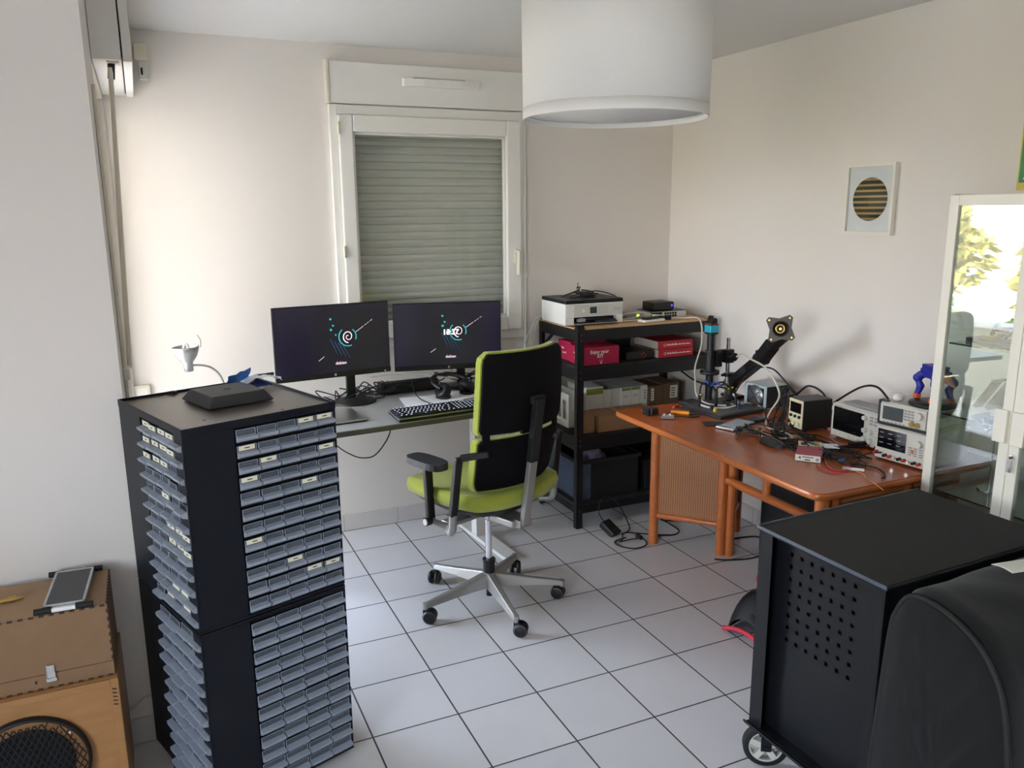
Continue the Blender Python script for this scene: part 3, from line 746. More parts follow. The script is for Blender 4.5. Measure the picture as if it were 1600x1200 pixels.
# backrest: lower and upper halves separated by a slot
def back_pt(u, z, off, wscale=1.0, dz0=0, grow=0.0):
    k = (z - .58) / (1.165 - .58)
    W = .210 + .015 * math.sin(max(0, min(1, k)) * PI * .9)
    for edge, rad in ((1.177 - z, .04), (z - .58, .07)):
        e = max(0.0, edge)
        if e < rad: W -= rad - math.sqrt(max(0, rad * rad - (rad - e) ** 2))
    W += grow
    if abs(z - .838) < .02: W -= .012
    x = u * W
    y = -.205 - .075 * k - .055 * math.sin(PI * min(1, max(0, k)) * .95) * .45 + .055 * u * u
    return (x, y + off, z)
def shell(z0, z1, off0, off1, m, grow, nv=16):
    q = G().mat(m); nu = 16; W = nu + 1
    A = [back_pt(2 * i / nu - 1, z0 + (z1 - z0) * j / nv, off0, grow=grow) for j in range(nv + 1) for i in range(nu + 1)]
    B_ = [back_pt(2 * i / nu - 1, z0 + (z1 - z0) * j / nv, off1, grow=grow) for j in range(nv + 1) for i in range(nu + 1)]
    fs = [(j * W + i, j * W + i + 1, (j + 1) * W + i + 1, (j + 1) * W + i) for j in range(nv) for i in range(nu)]
    n = len(A)
    q.add(A + B_, fs + [tuple(n + i for i in reversed(f)) for f in fs], True)
    rim = [i for i in range(W)] + [j * W + nu for j in range(1, nv + 1)] + [nv * W + i for i in range(nu - 1, -1, -1)] + [j * W for j in range(nv - 1, 0, -1)]
    k = len(rim); q.add(A + B_, [(rim[i], rim[i] + n, rim[(i + 1) % k] + n, rim[(i + 1) % k]) for i in range(k)])
    return q
ob('backrest', shell(.85, 1.172, 0, .012, mesh_m, 0), t, .003, 'black upper back shell')
ob('backrest', shell(.605, .826, 0, .012, mesh_m, 0), t, .003, 'black lower back shell')
ob('back_cushion', shell(.846, 1.178, .012, .04, lime_m, .006), t, .006, 'lime upper back cushion')
ob('back_cushion', shell(.588, .83, .012, .045, lime_m, .006), t, .006, 'lime lower back cushion')
for sx in (-1, 1): ob('slot_bridge', g(mesh_m).cbox((sx * .195, -.21, .838), (.03, .014, .05), rz=sx * .4), t)
ob('slot_bridge', g(mesh_m).cbox((.0, -.24, .838), (.06, .014, .05)), t)
ob('spine_cover', g(black2_m).beam((0, -.272, .715), (0, -.312, .985), .046, .03, (0, 1, 0)).cbox((0, -.305, .98), (.07, .02, .03)), t, .004)
ob('spine', g(silver_m).beam((0, -.226, .43), (0, -.272, .715), .044, .024, (0, 1, 0)).beam((0, -.19, .436), (0, -.235, .436), .07, .034), t, .004)
# armrests
for sx in (-1, 1):
    q = g(silver_m).tube(spline([(sx * .20, -.02, .445), (sx * .255, -.05, .438), (sx * .289, -.09, .44), (sx * .293, -.11, .46), (sx * .293, -.115, .52)], 5), .017, 10)
    q.tube([(sx * .255, -.05, .438), (sx * .287, .01, .452), (sx * .291, .03, .46)], .015, 10)
    a = ob('armrest', q, t)
    ob('upright', g(black_m).beam((sx * .293, -.115, .515), (sx * .287, -.15, .765), .034, .024, (0, 1, 0)).beam((sx * .276, -.148, .76), (sx * .19, -.22, .775), .026, .026), a, .005)
    ob('post', g(black_m).beam((sx * .293, .03, .445), (sx * .295, .04, .69), .036, .026, (0, 1, 0)), a, .006)
    pdm = g(dark_m); n = 22; prof = []
    for k in range(n):
        b_ = 2 * PI * k / n; c_, s_ = math.cos(b_), math.sin(b_)
        prof.append((.047 * math.copysign(abs(c_) ** .6, c_), .108 * math.copysign(abs(s_) ** .7, s_)))
    q2 = G().mat(dark_m); q2.T = Matrix.Translation((sx * .291, .045, 0)); q2.prism(prof, .692, .72)
    ob('arm_pad', q2, a, .012)
    k_ = g(black_m).cyl((sx * .296, .025, .46), (sx * .325, .025, .46), .018, n=18); k_.mat(lgrey_m).cyl((sx * .325, .025, .46), (sx * .328, .025, .46), .0135, n=18)
    ob('adjust_knob', k_, a)

# ------------------------------------------------------------------ grey sit-stand desk
DZ = .785
t = thing('standing_desk', 'grey topped standing desk with white legs under the closed window', 'desk', (.13, -.80, 0), math.radians(5))
q = g(desk_m).box(-.86, .80, 0, .70, DZ - .004, DZ); q.mat(deskedge_m).box(-.86, .80, 0, .70, DZ - .026, DZ - .004)
ob('desktop', q, t)
for x in (-.62, .56):
    f = g(white_m); f.T = Matrix.Translation((x, 0, 0))
    f.prism([(-.036, -.0), (.036, -.0), (.04, .03), (.04, .60), (-.04, .60), (-.04, .03)], .003, .022)
    ob('foot', f, t, .006); ob('leg', g(white_m).box(x - .04, x + .04, .31, .37, .022, .70), t, .004); ob('leg_tube', g(white_m).box(x - .034, x + .034, .316, .364, .70, DZ - .03), t)
    ob('top_bracket', g(white_m).box(x - .03, x + .03, .05, .62, DZ - .046, DZ - .026), t)
ob('crossbar', g(white_m).box(-.58, .52, .315, .365, DZ - .06, DZ - .026), t)
t = thing('cable_tray', 'pale slab with hook at the desk end behind the chair', 'tray', (.93, -.72, .735), math.radians(5))
ob('slab', g(lgrey_m).box(-.10, .02, -.02, .30, .0, .022), t, .003)
ob('hook', g(white_m).tube(spline([(-.0, .0, 0), (.004, -.004, -.05), (.012, -.004, -.075), (.02, .0, -.06)], 4), .006, 8), t)

# monitors
def swirl(c, r0, turns, n=60):
    out = []
    for i in range(n):
        k = i / (n - 1); a = 1.2 + k * turns * 2 * PI; r_ = r0 * (.12 + .88 * k ** .8)
        out.append((c[0] + r_ * math.cos(a), c[1], c[2] + r_ * math.sin(a) * 1.1))
    return out
def monitor(label, loc, rz, W_, H_, zb, clock, basex, basey):
    t = thing('monitor', label, 'monitor', (loc[0], loc[1], DZ), rz, 'desk monitors')
    b = zb - DZ
    ob('casing', g(black_m).box(-W_ / 2, W_ / 2, .003, .02, b, b + H_).box(-W_ / 2 + .08, W_ / 2 - .08, .02, .045, b + .04, b + H_ - .06), t, .003)
    ob('chin', g(black_m).box(-W_ / 2, W_ / 2, -.002, .003, b, b + .026), t, .001)
    s_ = ob('screen', g(screen_m).box(-W_ / 2 + .005, W_ / 2 - .005, .0005, .003, b + .026, b + H_ - .005), t)
    sw, sh_ = W_ - .01, H_ - .031; cy = -.0003; zc = b + .026 + sh_ / 2
    px = lambda u, v: (u * sw, cy, zc + v * sh_)
    cu, cv = (.13, .02) if clock is None else (.10, .04)
    c0 = px(cu, cv)
    ob('swirl_emblem', g(pink_e).tube(swirl(c0, .027, 1.55), [.0012 + .0016 * (i / 59) for i in range(60)], 5), s_)
    def arc(r_, a0, a1, m, w_): 
        return g(m).tube([(c0[0] + r_ * math.cos(math.radians(a)), cy, c0[2] + r_ * math.sin(math.radians(a))) for a in [a0 + (a1 - a0) * i / 14 for i in range(15)]], w_, 5)
    ob('teal_arc', arc(.046, 130, 290, teal_e, .0026), s_); ob('teal_arc', arc(.040, -25, 55, teal_e, .0026), s_)
    dots = g(teal_e)
    for u, v, r_ in ((-.02, .30, .0055), (.0, .20, .005), (-.02, .14, .006), (.02, .06, .004)):
        p = px(cu - .13 + u, v); dots.cyl((p[0], cy, p[2]), (p[0], cy - .0004, p[2]), r_, n=14)
    ob('teal_dot', dots, s_)
    l_ = g(pink_e); a = px(cu + .07, cv + .06); z_ = px(cu + .23, cv + .24)
    for k0, k1 in ((0, .45), (.52, .62), (.68, .76), (.84, .95)):
        l_.tube([Vector(a).lerp(z_, k0), Vector(a).lerp(z_, k1)], .0009, 4)
    l_.tube([px(cu - .27, cv - .33), px(cu - .22, cv - .27)], .0009, 4); ob('dashed_line', l_, s_)
    hz = g(tealdim_e)
    for k in range(4): hz.tube([px(cu - .16 + .035 * k, cv - .02 - .03 * k), px(cu - .10 + .035 * k, cv - .26 - .02 * k)], [.0028, .0008], 5)
    ob('blue_streak', hz, s_)
    T = frame(px(.055, -.37) if clock is None else px(.02, -.37), (1, 0, 0), (0, 0, 1))
    text('wordmark', 'debian', .021, pink_e, s_, T)
    if clock: text('clock', clock, .038, white_e, s_, frame(px(.025, .03), (1, 0, 0), (0, 0, 1)), bold=.001)
    lg = g(lgrey_m).tube([(.0045 * math.cos(a), -.0022, b + .013 + .0045 * math.sin(a)) for a in [2 * PI * i / 16 for i in range(16)]], .0012, 4, True).box(-.002, -.001, -.0026, -.002, b + .0105, b + .0155).box(.001, .002, -.0026, -.002, b + .0105, b + .0155)
    ob('round_badge', lg, t)
    ob('power_light', g(white_e).box(W_ / 2 - .034, W_ / 2 - .028, -.0026, -.002, b + .006, b + .009), t)
    ob('stand_neck', g(black_m).beam((basex, basey + .05, .012), (basex, basey + .05, b + .10), .045, .02, (0, 1, 0)).box(min(0, basex) - .03, max(0, basex) + .03, .044, .07 + basey, b + .06, b + .14), t, .003)
    ob('stand_base', g(black_m).lathe([(0, .001), (.105, .001), (.108, .005), (.1, .010), (0, .013)], 36, (basex, basey, 0)), t)
    return t
monitor('monitor with swirl wallpaper and no clock, near the window frame edge', (-.0524, -.3378), .1055, .57, .353, .9255, None, .10, .03)
monitor('monitor showing the clock 18:37, half hidden by the chair back', (.566, -.235), -.205, .565, .352, .893, '18:37', .075, .03)

# keyboard
t = thing('keyboard', 'silver mechanical keyboard with black keys at the front of the grey desk', 'keyboard', (.335, -.712, DZ), .085)
KW, KD = .44, .135
tilt = Matrix.Rotation(.10, 4, 'X')
q = g(black_m); q.T = Matrix.Translation((0, 0, .009)) @ tilt; q.box(-KW / 2, KW / 2, -KD / 2, KD / 2, -.0, .012); ob('body', q, t, .003)
q = g(alu_m); q.T = Matrix.Translation((0, 0, .009)) @ tilt; q.box(-KW / 2 - .001, KW / 2 + .001, -KD / 2 - .001, KD / 2 + .001, .012, .016); ob('top_plate', q, t, .001)
q = G(); q.T = Matrix.Translation((0, 0, .009)) @ tilt
rows = [(-.052, [1.25, 1.25, 1.25, 6.25, 1.25, 1.25, 1.25, 1.25]), (-.033, [2.25] + [1] * 10 + [2.75]), (-.014, [1.75] + [1] * 11 + [2.25]), (.005, [1.5] + [1] * 12 + [1.5]), (.024, [1] * 13 + [2]), (.047, [1] * 15)]
pit = .0187
for y, ks in rows:
    x = -KW / 2 + .008
    ks = ks + ([-.2, 1, 1, 1, -.2, 1, 1, 1, 1] if y < .04 else [-.2, 1, 1, 1])
    for k in ks:
        if k < 0: x += -k * pit; continue
        w_ = k * pit
        q.mat(navykey_m)
        x0, x1, y0, y1 = x + .0008, x + w_ - .0008, y - .0086, y + .0086
        q.add([(x0, y0, .016), (x1, y0, .016), (x1, y1, .016), (x0, y1, .016), (x0 + .0022, y0 + .002, .0265), (x1 - .0022, y0 + .002, .0265), (x1 - .0022, y1 - .0035, .0265), (x0 + .0022, y1 - .0035, .0265)],
              [(4, 5, 6, 7), (0, 1, 5, 4), (1, 2, 6, 5), (2, 3, 7, 6), (3, 0, 4, 7)])
        q.mat(keyglow_m).box((x0 + x1) / 2 - .0032, (x0 + x1) / 2 + .0032, y - .001, y + .0042, .0265, .0268)  # legend dots also carry the glint on the caps, painted as a glow
        x += w_
ob('keys', q, t)
# laptop, papers, headphones, speaker bar, cables on the desk
t = thing('laptop', 'closed silver laptop on the grey desk partly behind the drawer tower', 'laptop', (-.165, -.605, DZ), .09)
ob('base', g(black_m).box(-.158, .158, -.108, .108, .001, .005), t); ob('lid', g(alu_m).box(-.16, .16, -.11, .11, .0055, .016), t, .003)
q = g(paper_m); q.T = Matrix.Rotation(-.12, 4, 'Z'); q.box(-.15, .15, -.105, .105, .0005, .0015)
tag(ob('paper_sheet', q, loc=(.40, -.44, DZ)), 'white paper sheet lying behind the keyboard', 'paper')
q = g(paper_m); q.T = Matrix.Rotation(.25, 4, 'Z'); q.box(-.11, .13, -.09, .09, .0018, .003)
tag(ob('paper_sheet', q, loc=(.50, -.41, DZ)), 'second white sheet lying under the headphones', 'paper')
t = thing('headphones', 'black over-ear headphones lying on white paper before the clock monitor', 'headphones', (.535, -.405, DZ + .003), .3)
for sx in (-1, 1):
    e_ = g(black_m); e_.T = Matrix.Translation((sx * .075, 0, .036)) @ Matrix.Rotation(sx * .9, 4, 'Y')
    e_.lathe([(0, -.022), (.034, -.022), (.042, -.014), (.042, .014), (.036, .022), (.016, .018), (0, .014)], 26); o_ = ob('ear_cup', e_, t)
    ob('ear_cushion', g(rubber_m).tube([(sx * .075 + .03 * math.cos(a), .034 * math.sin(a), .008) for a in [2 * PI * i / 20 for i in range(20)]], .008, 8, True), t)
ob('headband', g(black_m).tube(spline([(-.09, .0, .05), (-.1, .05, .07), (-.06, .11, .085), (0, .13, .09), (.06, .11, .085), (.1, .05, .07), (.09, 0, .05)], 6), .009, 8), t)
t = thing('speaker_bar', 'long black speaker bar lying behind the papers on the desk', 'speaker', (.345, -.19, DZ), .05)
ob('body', g(black2_m).box(-.13, .17, -.03, .03, .002, .06), t, .008); ob('end_cap', g(black_m).box(-.15, -.13, -.032, .032, .0, .064), t, .006)
rnd = random.Random(4)
def dcab(label, pts, r=.003, m=None, grp='cables on the grey desk'):
    return cable('desk_cable', label, [(x, y, DZ + z) for x, y, z in pts], r, m or wireb_m, grp)
BL = 'black cable tangled around the monitor stands on the desk'
for k in range(9):
    a = rnd.uniform(0, 6); cx = rnd.uniform(-.02, .30); cy = rnd.uniform(-.30, -.14); L_ = []
    for i in range(8):
        a += rnd.uniform(.5, 1.1); rr = rnd.uniform(.04, .13)
        L_.append((cx + rr * 1.3 * math.cos(a), max(-.40, cy + rr * .6 * math.sin(a)), .004 + .02 * rnd.random() + (.04 if i % 3 == 1 else 0)))
    dcab(BL, L_, .0032)
for k in range(5):
    a = rnd.uniform(0, 6); L_ = []
    for i in range(6):
        a += rnd.uniform(.5, 1.2); rr = rnd.uniform(.04, .12)
        L_.append((.60 + rr * 1.3 * math.cos(a), -.2 + rr * .5 * math.sin(a), .006 + .08 * rnd.random()))
    dcab(BL, L_, .003)
dcab('grey cable running across the desk between the two monitors', [(.16, -.17, .09), (.28, -.2, .10), (.40, -.26, .10), (.50, -.30, .085), (.60, -.28, .06)], .0035, wirew_m)
dcab('thin pale cable looping below the clock monitor', [(.46, -.22, .07), (.50, -.21, .12), (.56, -.22, .13), (.60, -.2, .08)], .003, wirew_m)
dcab('black cable curling down to the keyboard back edge', [(.36, -.24, .07), (.335, -.34, .05), (.33, -.45, .02), (.37, -.55, .006), (.40, -.61, .01)], .0028)
cable('hanging_cable', 'thin black cable looping under the grey desk edge', [(.14, -.60, .752), (.132, -.60, .69), (.10, -.6, .635), (.053, -.6, .589), (-.0, -.6, .585), (-.05, -.6, .605), (-.12, -.6, .66), (-.2, -.55, .752)], .003, wireb_m)

# desk lamp clamped at the desk end
t = thing('desk_lamp', 'small silver desk lamp turned upwards behind the drawer tower', 'lamp', (-.56, -.33, DZ))
q = g(silver_m); q.T = Matrix.Translation((-.148, -.02, .232)) @ Matrix.Rotation(-.06, 4, 'Y')
q.lathe([(.0, 0), (.019, 0), (.022, .04), (.03, .048), (.045, .068), (.056, .098), (.058, .112), (.056, .112), (.053, .098), (.042, .07), (.0, .05)], 36); ob('lamp_head', q, t)
q = g(white_m); q.T = Matrix.Translation((-.148, -.02, .287)); q.cyl((0, 0, 0), (0, 0, .03), .012).tube(spline([(-.012, 0, .03), (-.012, 0, .055), (-.006, 0, .068), (.004, 0, .06), (.006, 0, .03)], 4), .006, 8); ob('bulb', q, t)
ob('wire_handle', g(silver_m).tube(spline([(-.091, -.02, .337), (-.089, -.02, .367), (-.101, -.02, .392)], 5), .0025, 6), t)
ob('arm', g(silver_m).tube(spline([(-.13, -.02, .257), (-.09, -.02, .253), (-.05, -.01, .235), (-.015, 0, .19), (0, 0, .12), (0, 0, .02)], 8), .005, 8), t)
ob('foot', g(silver_m).lathe([(0, .001), (.05, .001), (.05, .012), (.02, .02), (0, .022)], 28), t)
# ------------------------------------------------------------------ black rack in the corner
RZ_ = 1.103; RX0, RX1, RY0, RY1 = 1.17, 2.035, -.543, -.085
t = thing('metal_rack', 'black metal shelving rack with wood board tops in the room corner', 'shelf', (RX0, RY0, 0))
w_, d_ = RX1 - RX0, RY1 - RY0
for i, (x, y, sx, sy) in enumerate(((0, 0, 1, 1), (w_, 0, -1, 1), (0, d_, 1, -1), (w_, d_, -1, -1))):
    q = g(rack_m).box(*sorted((x, x + sx * .036)), *sorted((y, y + sy * .003)), .0, RZ_ + .018).box(*sorted((x, x + sx * .003)), *sorted((y, y + sy * .036)), .0, RZ_ + .018)
    q.mat(M('steel_rivet', (120, 120, 122), .3, metal=.8))
    for z in (.1, .47, .5, .84, .87, 1.04, 1.07):
        if sy > 0: q.cyl((x + sx * .018, y - .002, z), (x + sx * .018, y + .001, z), .004, n=8)
    ob('post', q, t)
LV = [(.13, .045), (.515, .075), (.892, .068), (RZ_ - .006, .062)]
for z, h_ in LV:
    q = g(rack_m).box(.036, w_ - .036, .003, .006, z - h_, z).box(.036, w_ - .036, d_ - .006, d_ - .003, z - h_, z).box(.003, .006, .036, d_ - .036, z - h_, z).box(w_ - .006, w_ - .003, .036, d_ - .036, z - h_, z)
    q.box(.02, w_ - .02, .005, .03, z - .003, z)
    ob('beam_frame', q, t)
    top = z > 1
    q = g(mdf_m if top else M('dark_board', (44, 42, 40), .8)).box(.008, w_ - .008, .008, d_ - .008, z, z + .006) if not top else g(mdf_m)
    if top: q.prism([(.045, -.002), (w_ - .045, -.002), (w_ - .04, .04), (w_ - .002, .045), (w_ - .002, d_), (-.002, d_), (-.002, .045), (.04, .04)], z, z + .007)
    ob('shelf_board', q, t)
q = g(rack_m).beam((.004, .38, .98), (.004, .28, 1.05), .003, .02); ob('gusset', q, t)

# printer
T1 = RZ_ + .0015
t = thing('printer', 'white inkjet printer with black lid and small screen on the rack top', 'printer', (1.322, -.305, T1), -.02)
W2, D2 = .174, .145
q = g(white_m); q.box(-W2, W2, -D2 + .03, D2, .006, .118).box(-W2, W2, -D2, -D2 + .03, .046, .118).box(-W2, -.122, -D2, -D2 + .03, .006, .046).box(.135, W2, -D2, -D2 + .03, .006, .046).box(-.122, .135, -D2 + .004, -D2 + .03, .006, .011); ob('body', q, t, .005)
ob('scanner_lid', g(black_m).box(-W2 - .002, W2 + .002, -D2 - .002, D2, .1185, .138), t, .005)
ob('output_tray', g(black_m).box(-.12, .133, -D2 - .004, -D2 + .028, .014, .02).box(-.12, .133, -D2 + .029, -D2 + .0305, .011, .046), t)
ob('tray_stop', g(grey_m).prism([(-.1, .022), (-.06, .022), (-.055, .036), (-.075, .042), (-.1, .036)], -.002, .02), t).matrix_local = Matrix.Translation((0, -D2 + .012, 0)) @ Matrix.Rotation(PI / 2, 4, 'X')
ob('paper_guide', g(dark_m).cbox((0.0, -D2 + .002, .034), (.16, .012, .008)).cbox((.06, -D2 - .012, .026), (.12, .05, .006), rx=.25), t)
q = g(lgrey_m).box(-W2 + .05, W2 - .004, -D2 - .0025, -D2 - .0005, .052, .112); ob('control_panel', q, t, .001)
ob('display', g(greylcd_m).box(-.028, .012, -D2 - .004, -D2 - .0025, .064, .098), t)
ob('power_button', g(white_m).cyl((-.068, -D2 - .0035, .08), (-.068, -D2 - .002, .08), .009, n=20), t); q = g(grey_m)
for i in range(4):
    for j in range(3): q.cyl((.03 + i * .014, -D2 - .0032, .066 + j * .014), (.03 + i * .014, -D2 - .002, .066 + j * .014), .0026, n=8)
ob('keypad_print', q, t)
text('wordmark', 'EPSON', .013, grey_m, t, frame((.135, -D2 - .003, .082), (1, 0, 0), (0, 0, 1)))
for k, L_ in enumerate(([(-.12, .02, 0), (-.06, -.04, .012), (0, .02, .03), (.06, -.02, .02), (.02, -.06, .006), (-.04, .0, .018), (.05, .05, .004), (.10, .0, .01)],
                        [(-.08, .06, 0), (-.02, .02, .028), (-.01, .0, .05), (-.03, -.03, .024), (.05, -.05, .008), (.09, .03, .02), (.15, .02, .012), (.17, -.05, .0), (.18, -.1, -.02)],
                        [(-.1, -.05, .0), (-.04, -.07, .008), (.03, -.04, .02), (.0, .04, .018), (-.07, .05, .006)])):
    cable('printer_cable', 'black cable heaped on the printer lid', [(1.322 + x, -.305 + y, T1 + .1425 + z) for x, y, z in L_], .0035, wireb_m, 'cables heaped on the printer')
q = g(black_m).cbox((0, 0, .011), (.07, .045, .02), rz=.3); tag(ob('power_adapter', q, loc=(1.35, -.32, T1 + .139), bev=.004), 'black adapter block among cables on the printer lid', 'adapter')
q = g(black_m).cyl((0, 0, 0), (0, 0, .018), .008, n=10).cyl((0, 0, .018), (0, 0, .04), .002, n=6); q.mat(chrome_m).cyl((0, 0, .002), (.001, -.02, .006), .009, n=12)
tag(ob('desk_plug', q, loc=(1.30, -.30, T1 + .175)), 'upright black plug with chrome tip on the printer cables', 'plug')

# network gear
t = thing('network_switch', 'flat white network switch with rows of ports under the mini computer', 'network switch', (1.835, -.33, T1), -.03)
ob('casing', g(lgrey_m).box(-.12, .115, -.07, .08, .004, .038), t, .002); ob('top_cover', g(dark_m).box(-.121, .116, -.071, .081, .0382, .042), t, .001)
q = g(black2_m)
for i in range(5):
    for j in range(2): q.box(-.03 + i * .017, -.017 + i * .017, -.0715, -.069, .008 + j * .014, .019 + j * .014)
ob('port', q, t); ob('side_panel', g(dark_m).box(-.12, -.045, -.0712, -.069, .006, .036), t)
q = g(green_e)
for x in (-.108, -.098): q.box(x, x + .008, -.0722, -.071, .014, .022)
ob('status_light', q, t)
t = thing('mini_computer', 'small black cube computer with blue light on the network switch', 'computer', (1.815, -.33, T1 + .0425), -.03)
ob('casing', g(black_m).box(-.075, .06, -.06, .065, .001, .048), t, .006); ob('power_light', g(blue_e).cyl((.044, -.061, .028), (.044, -.0598, .028), .005, n=12), t)
t = thing('modem', 'grey modem with green light behind the cables on rack top', 'modem', (1.645, -.30, T1), .05)
ob('body', g(grey_m).box(-.06, .06, -.04, .05, .001, .034), t, .004); ob('status_light', g(green_e).box(.012, .028, -.0412, -.04, .012, .024), t)
t = thing('desk_phone', 'slim white box with black remote on top at the rack edge', 'box', (1.665, -.475, T1), .18)
ob('body', g(white_m).box(-.075, .075, -.03, .03, .001, .014), t, .003)
q = g(black_m).box(-.06, .055, -.018, .018, 0, .01); tag(ob('remote_control', q, loc=(1.668, -.473, T1 + .0145), rz=.2, bev=.003), 'black remote control lying on the slim white box', 'remote')
q = g(black2_m).cyl((0, 0, .001), (0, 0, .022), .017, n=18).tube([(-.06, .02, .01), (-.02, .01, .012), (0, 0, .012)], .006)
tag(ob('webcam', q, loc=(1.79, -.455, T1)), 'round black webcam lying beside the remote on the rack', 'webcam')
for k, L_ in enumerate(([(1.50, -.40, .01), (1.58, -.43, .02), (1.66, -.42, .03), (1.74, -.41, .025), (1.80, -.405, .016)], [(1.50, -.42, .006), (1.60, -.45, .012), (1.70, -.43, .02), (1.78, -.41, .022)], [(1.52, -.38, .03), (1.62, -.40, .045), (1.70, -.42, .03), (1.76, -.408, .02)])):
    cable('network_cable', 'pale network cable running into the switch on the rack', [(x, y, T1 + z) for x, y, z in L_], .003, wirew_m, 'network cables on the rack')
for k in range(3):
    x = 1.15 - .012 * k
    cable('network_cable', 'pale cable hanging from the rack top beside the wall', [(1.19 + .01 * k, -.14, T1 + .012), (x + .02, -.13, T1 + .02), (x - .015, -.12, T1 - .03), (x - .04 - .02 * k, -.10, .9), (x - .06 - .03 * k, -.08, .60)], .003, wirew_m, 'cables hanging beside the rack')
cable('scope_cable', 'thick white cable hanging from the rack top to the microscope plate', [(1.80, -.46, T1 + .01), (1.88, -.49, T1 + .008), (1.935, -.548, T1 + .002), (1.90, -.62, .995), (1.765, -.75, .898), (1.69, -.85, .855), (1.605, -.98, .80), (1.60, -1.07, .776), (1.66, -1.14, .774)], .0045, wirew_m)

# second shelf: coloured boxes
Z2 = .8985
def carton(label, x0, x1, y0, y1, z0, h_, m, cat='box', name='cardboard_box', extra=None, group=None, bev=.002):
    t = thing(name, label, cat, ((x0 + x1) / 2, y0, z0), 0, group)
    W = (x1 - x0) / 2; ob('carton', g(m).box(-W, W, 0, y1 - y0, .0008, h_), t, bev)
    if extra: extra(t, W, y1 - y0, h_)
    return t
def left_print(t, W, D, h_):
    T = lambda y, z: frame((-W - .0005, y, z), (0, -1, 0), (0, 0, 1))
    text('lettering', 'Enjoy', .013, white_ink, t, T(D * .62, h_ * .62), bold=.0006); text('lettering', 'your KIT', .012, white_ink, t, T(D * .5, h_ * .38), bold=.0004)
def kit_print(t, W, D, h_):
    T = lambda x, z: frame((x, -.0006, z), (1, 0, 0), (0, 0, 1))
    text('lettering', 'Enjoy your', .026, white_ink, t, T(-.01, h_ * .72), bold=.0007); text('lettering', 'KIT', .026, white_ink, t, T(-.005, h_ * .48), bold=.0007)
    ob('emblem', g(white_ink).box(-.012, .012, -.0006, 0, h_ * .24, h_ * .26).cyl((0, -.0006, .012), (0, 0, .012), .006, n=12), t)
    left_print(t, W, D, h_)
carton('magenta kit box, front one of the pair, printed in white lettering', 1.215, 1.437, -.515, -.375, Z2, .098, mag_m, extra=kit_print)
carton('magenta kit box standing behind the lettered front kit box', 1.225, 1.44, -.362, -.215, Z2, .106, mag_m, extra=left_print)
def red_print(t, W, D, h_):
    ob('white_side', g(boxw_m).box(-W - .0008, -W, .002, D - .002, .003, h_ - .002), t)
    q = g(white_ink); 
    q.tube([(-W + .045 + .007 * math.cos(a), -.0004, h_ * .5 + .007 * math.sin(a)) for a in [2 * PI * i / 14 for i in range(14)]], .0009, 4, True)
    for i in range(11): q.box(-W + .060 + i * .006, -W + .064 + i * .006, -.0006, 0, h_ * .42, h_ * (.56 if i % 3 else .66))
    for i in range(16): q.box(W - .115 + i * .0062, W - .111 + i * .0062, -.0006, 0, h_ * .44, h_ * (.54 if i % 4 else .6))
    ob('print', q, t)
carton('red and white flat box, bottom one of the stacked pair on shelf', 1.70, 1.935, -.50, -.26, Z2, .047, red_m, extra=red_print)
carton('red and white flat box, top one of the stacked pair on shelf', 1.697, 1.93, -.50, -.26, Z2 + .048, .047, red_m, extra=red_print)
def diamond(t, W, D, h_):
    q = g(M('diamond_red', (230, 40, 40), .5)); r_ = .016
    q.tube([(.02 + r_, -.0006, h_ * .5), (.02, -.0006, h_ * .5 + r_), (.02 - r_, -.0006, h_ * .5), (.02, -.0006, h_ * .5 - r_)], .0022, 4, True); ob('red_diamond', q, t)
carton('flat black case with red diamond mark between magenta and red boxes', 1.50, 1.68, -.49, -.30, Z2, .048, black_m, cat='case', name='black_case', extra=diamond, bev=.006)
carton('black box standing at the back behind the diamond case', 1.47, 1.665, -.27, -.16, Z2, .115, black2_m, name='black_box')

# third shelf: row of cartons
Z3 = .5215; yf, yb_ = -.335, -.12
def front_mark(kind):
    def f(t, W, D, h_):
        q = G()
        if kind == 'olive':
            q.mat(olive_m).box(-W + .004, W - .001, -.0008, 0, h_ * .80, h_ * .96); q.mat(grey_m)
            for k in range(4): q.box(-W * .6, W * .6, -.0008, 0, h_ * (.40 - .09 * k), h_ * (.41 - .09 * k))
            ob('print', q, t)
        elif kind == 'hole':
            q.mat(black2_m).cyl((0, -.0008, h_ * .22), (0, 0, h_ * .22), W * .42, n=20); q.mat(M('food_print', (120, 140, 70), .6)).box(-W + .002, W - .002, -.0008, 0, h_ * .90, h_ * .98); ob('print', q, t)
            text('lettering', 'ON', .02, grey_m, t, frame((0, -.001, h_ * .72), (1, 0, 0), (0, 0, 1)))
        elif kind == 'label':
            q.mat(boxw_m).box(-W * .1, W * .8, -.0012, 0, h_ * .52, h_ * .92); q.mat(ink_m)
            for k in range(4): q.box(0, W * .5, -.0016, -.0012, h_ * (.58 + .08 * k), h_ * (.61 + .08 * k))
            ob('label', q, t)
    return f
xs = [1.335, 1.452, 1.504, 1.568, 1.634, 1.700, 1.753, 1.797, 1.856, 1.975]
spec = [('white carton with olive print, first in the row on the third shelf', boxw_m, 'olive', .212), ('plain white carton touching the olive printed one', boxw_m, None, .19), ('plain white carton touching the carton with a round hole', boxw_m, None, .19),
        ('white carton with round dark hole and food print, next to plain ones', boxw_m, 'hole', .19), ('white carton with round dark hole, next to the labelled white one', boxw_m, 'hole', .19), ('narrow white carton with paper label in the shelf row', boxw_m, 'label', .19),
        ('narrow brown carton with white label in the shelf row', card2_m, 'label', .18), ('plain brown carton between the two labelled brown ones', card2_m, None, .18), ('wide brown carton with white label closing the shelf row', card2_m, 'label', .185)]
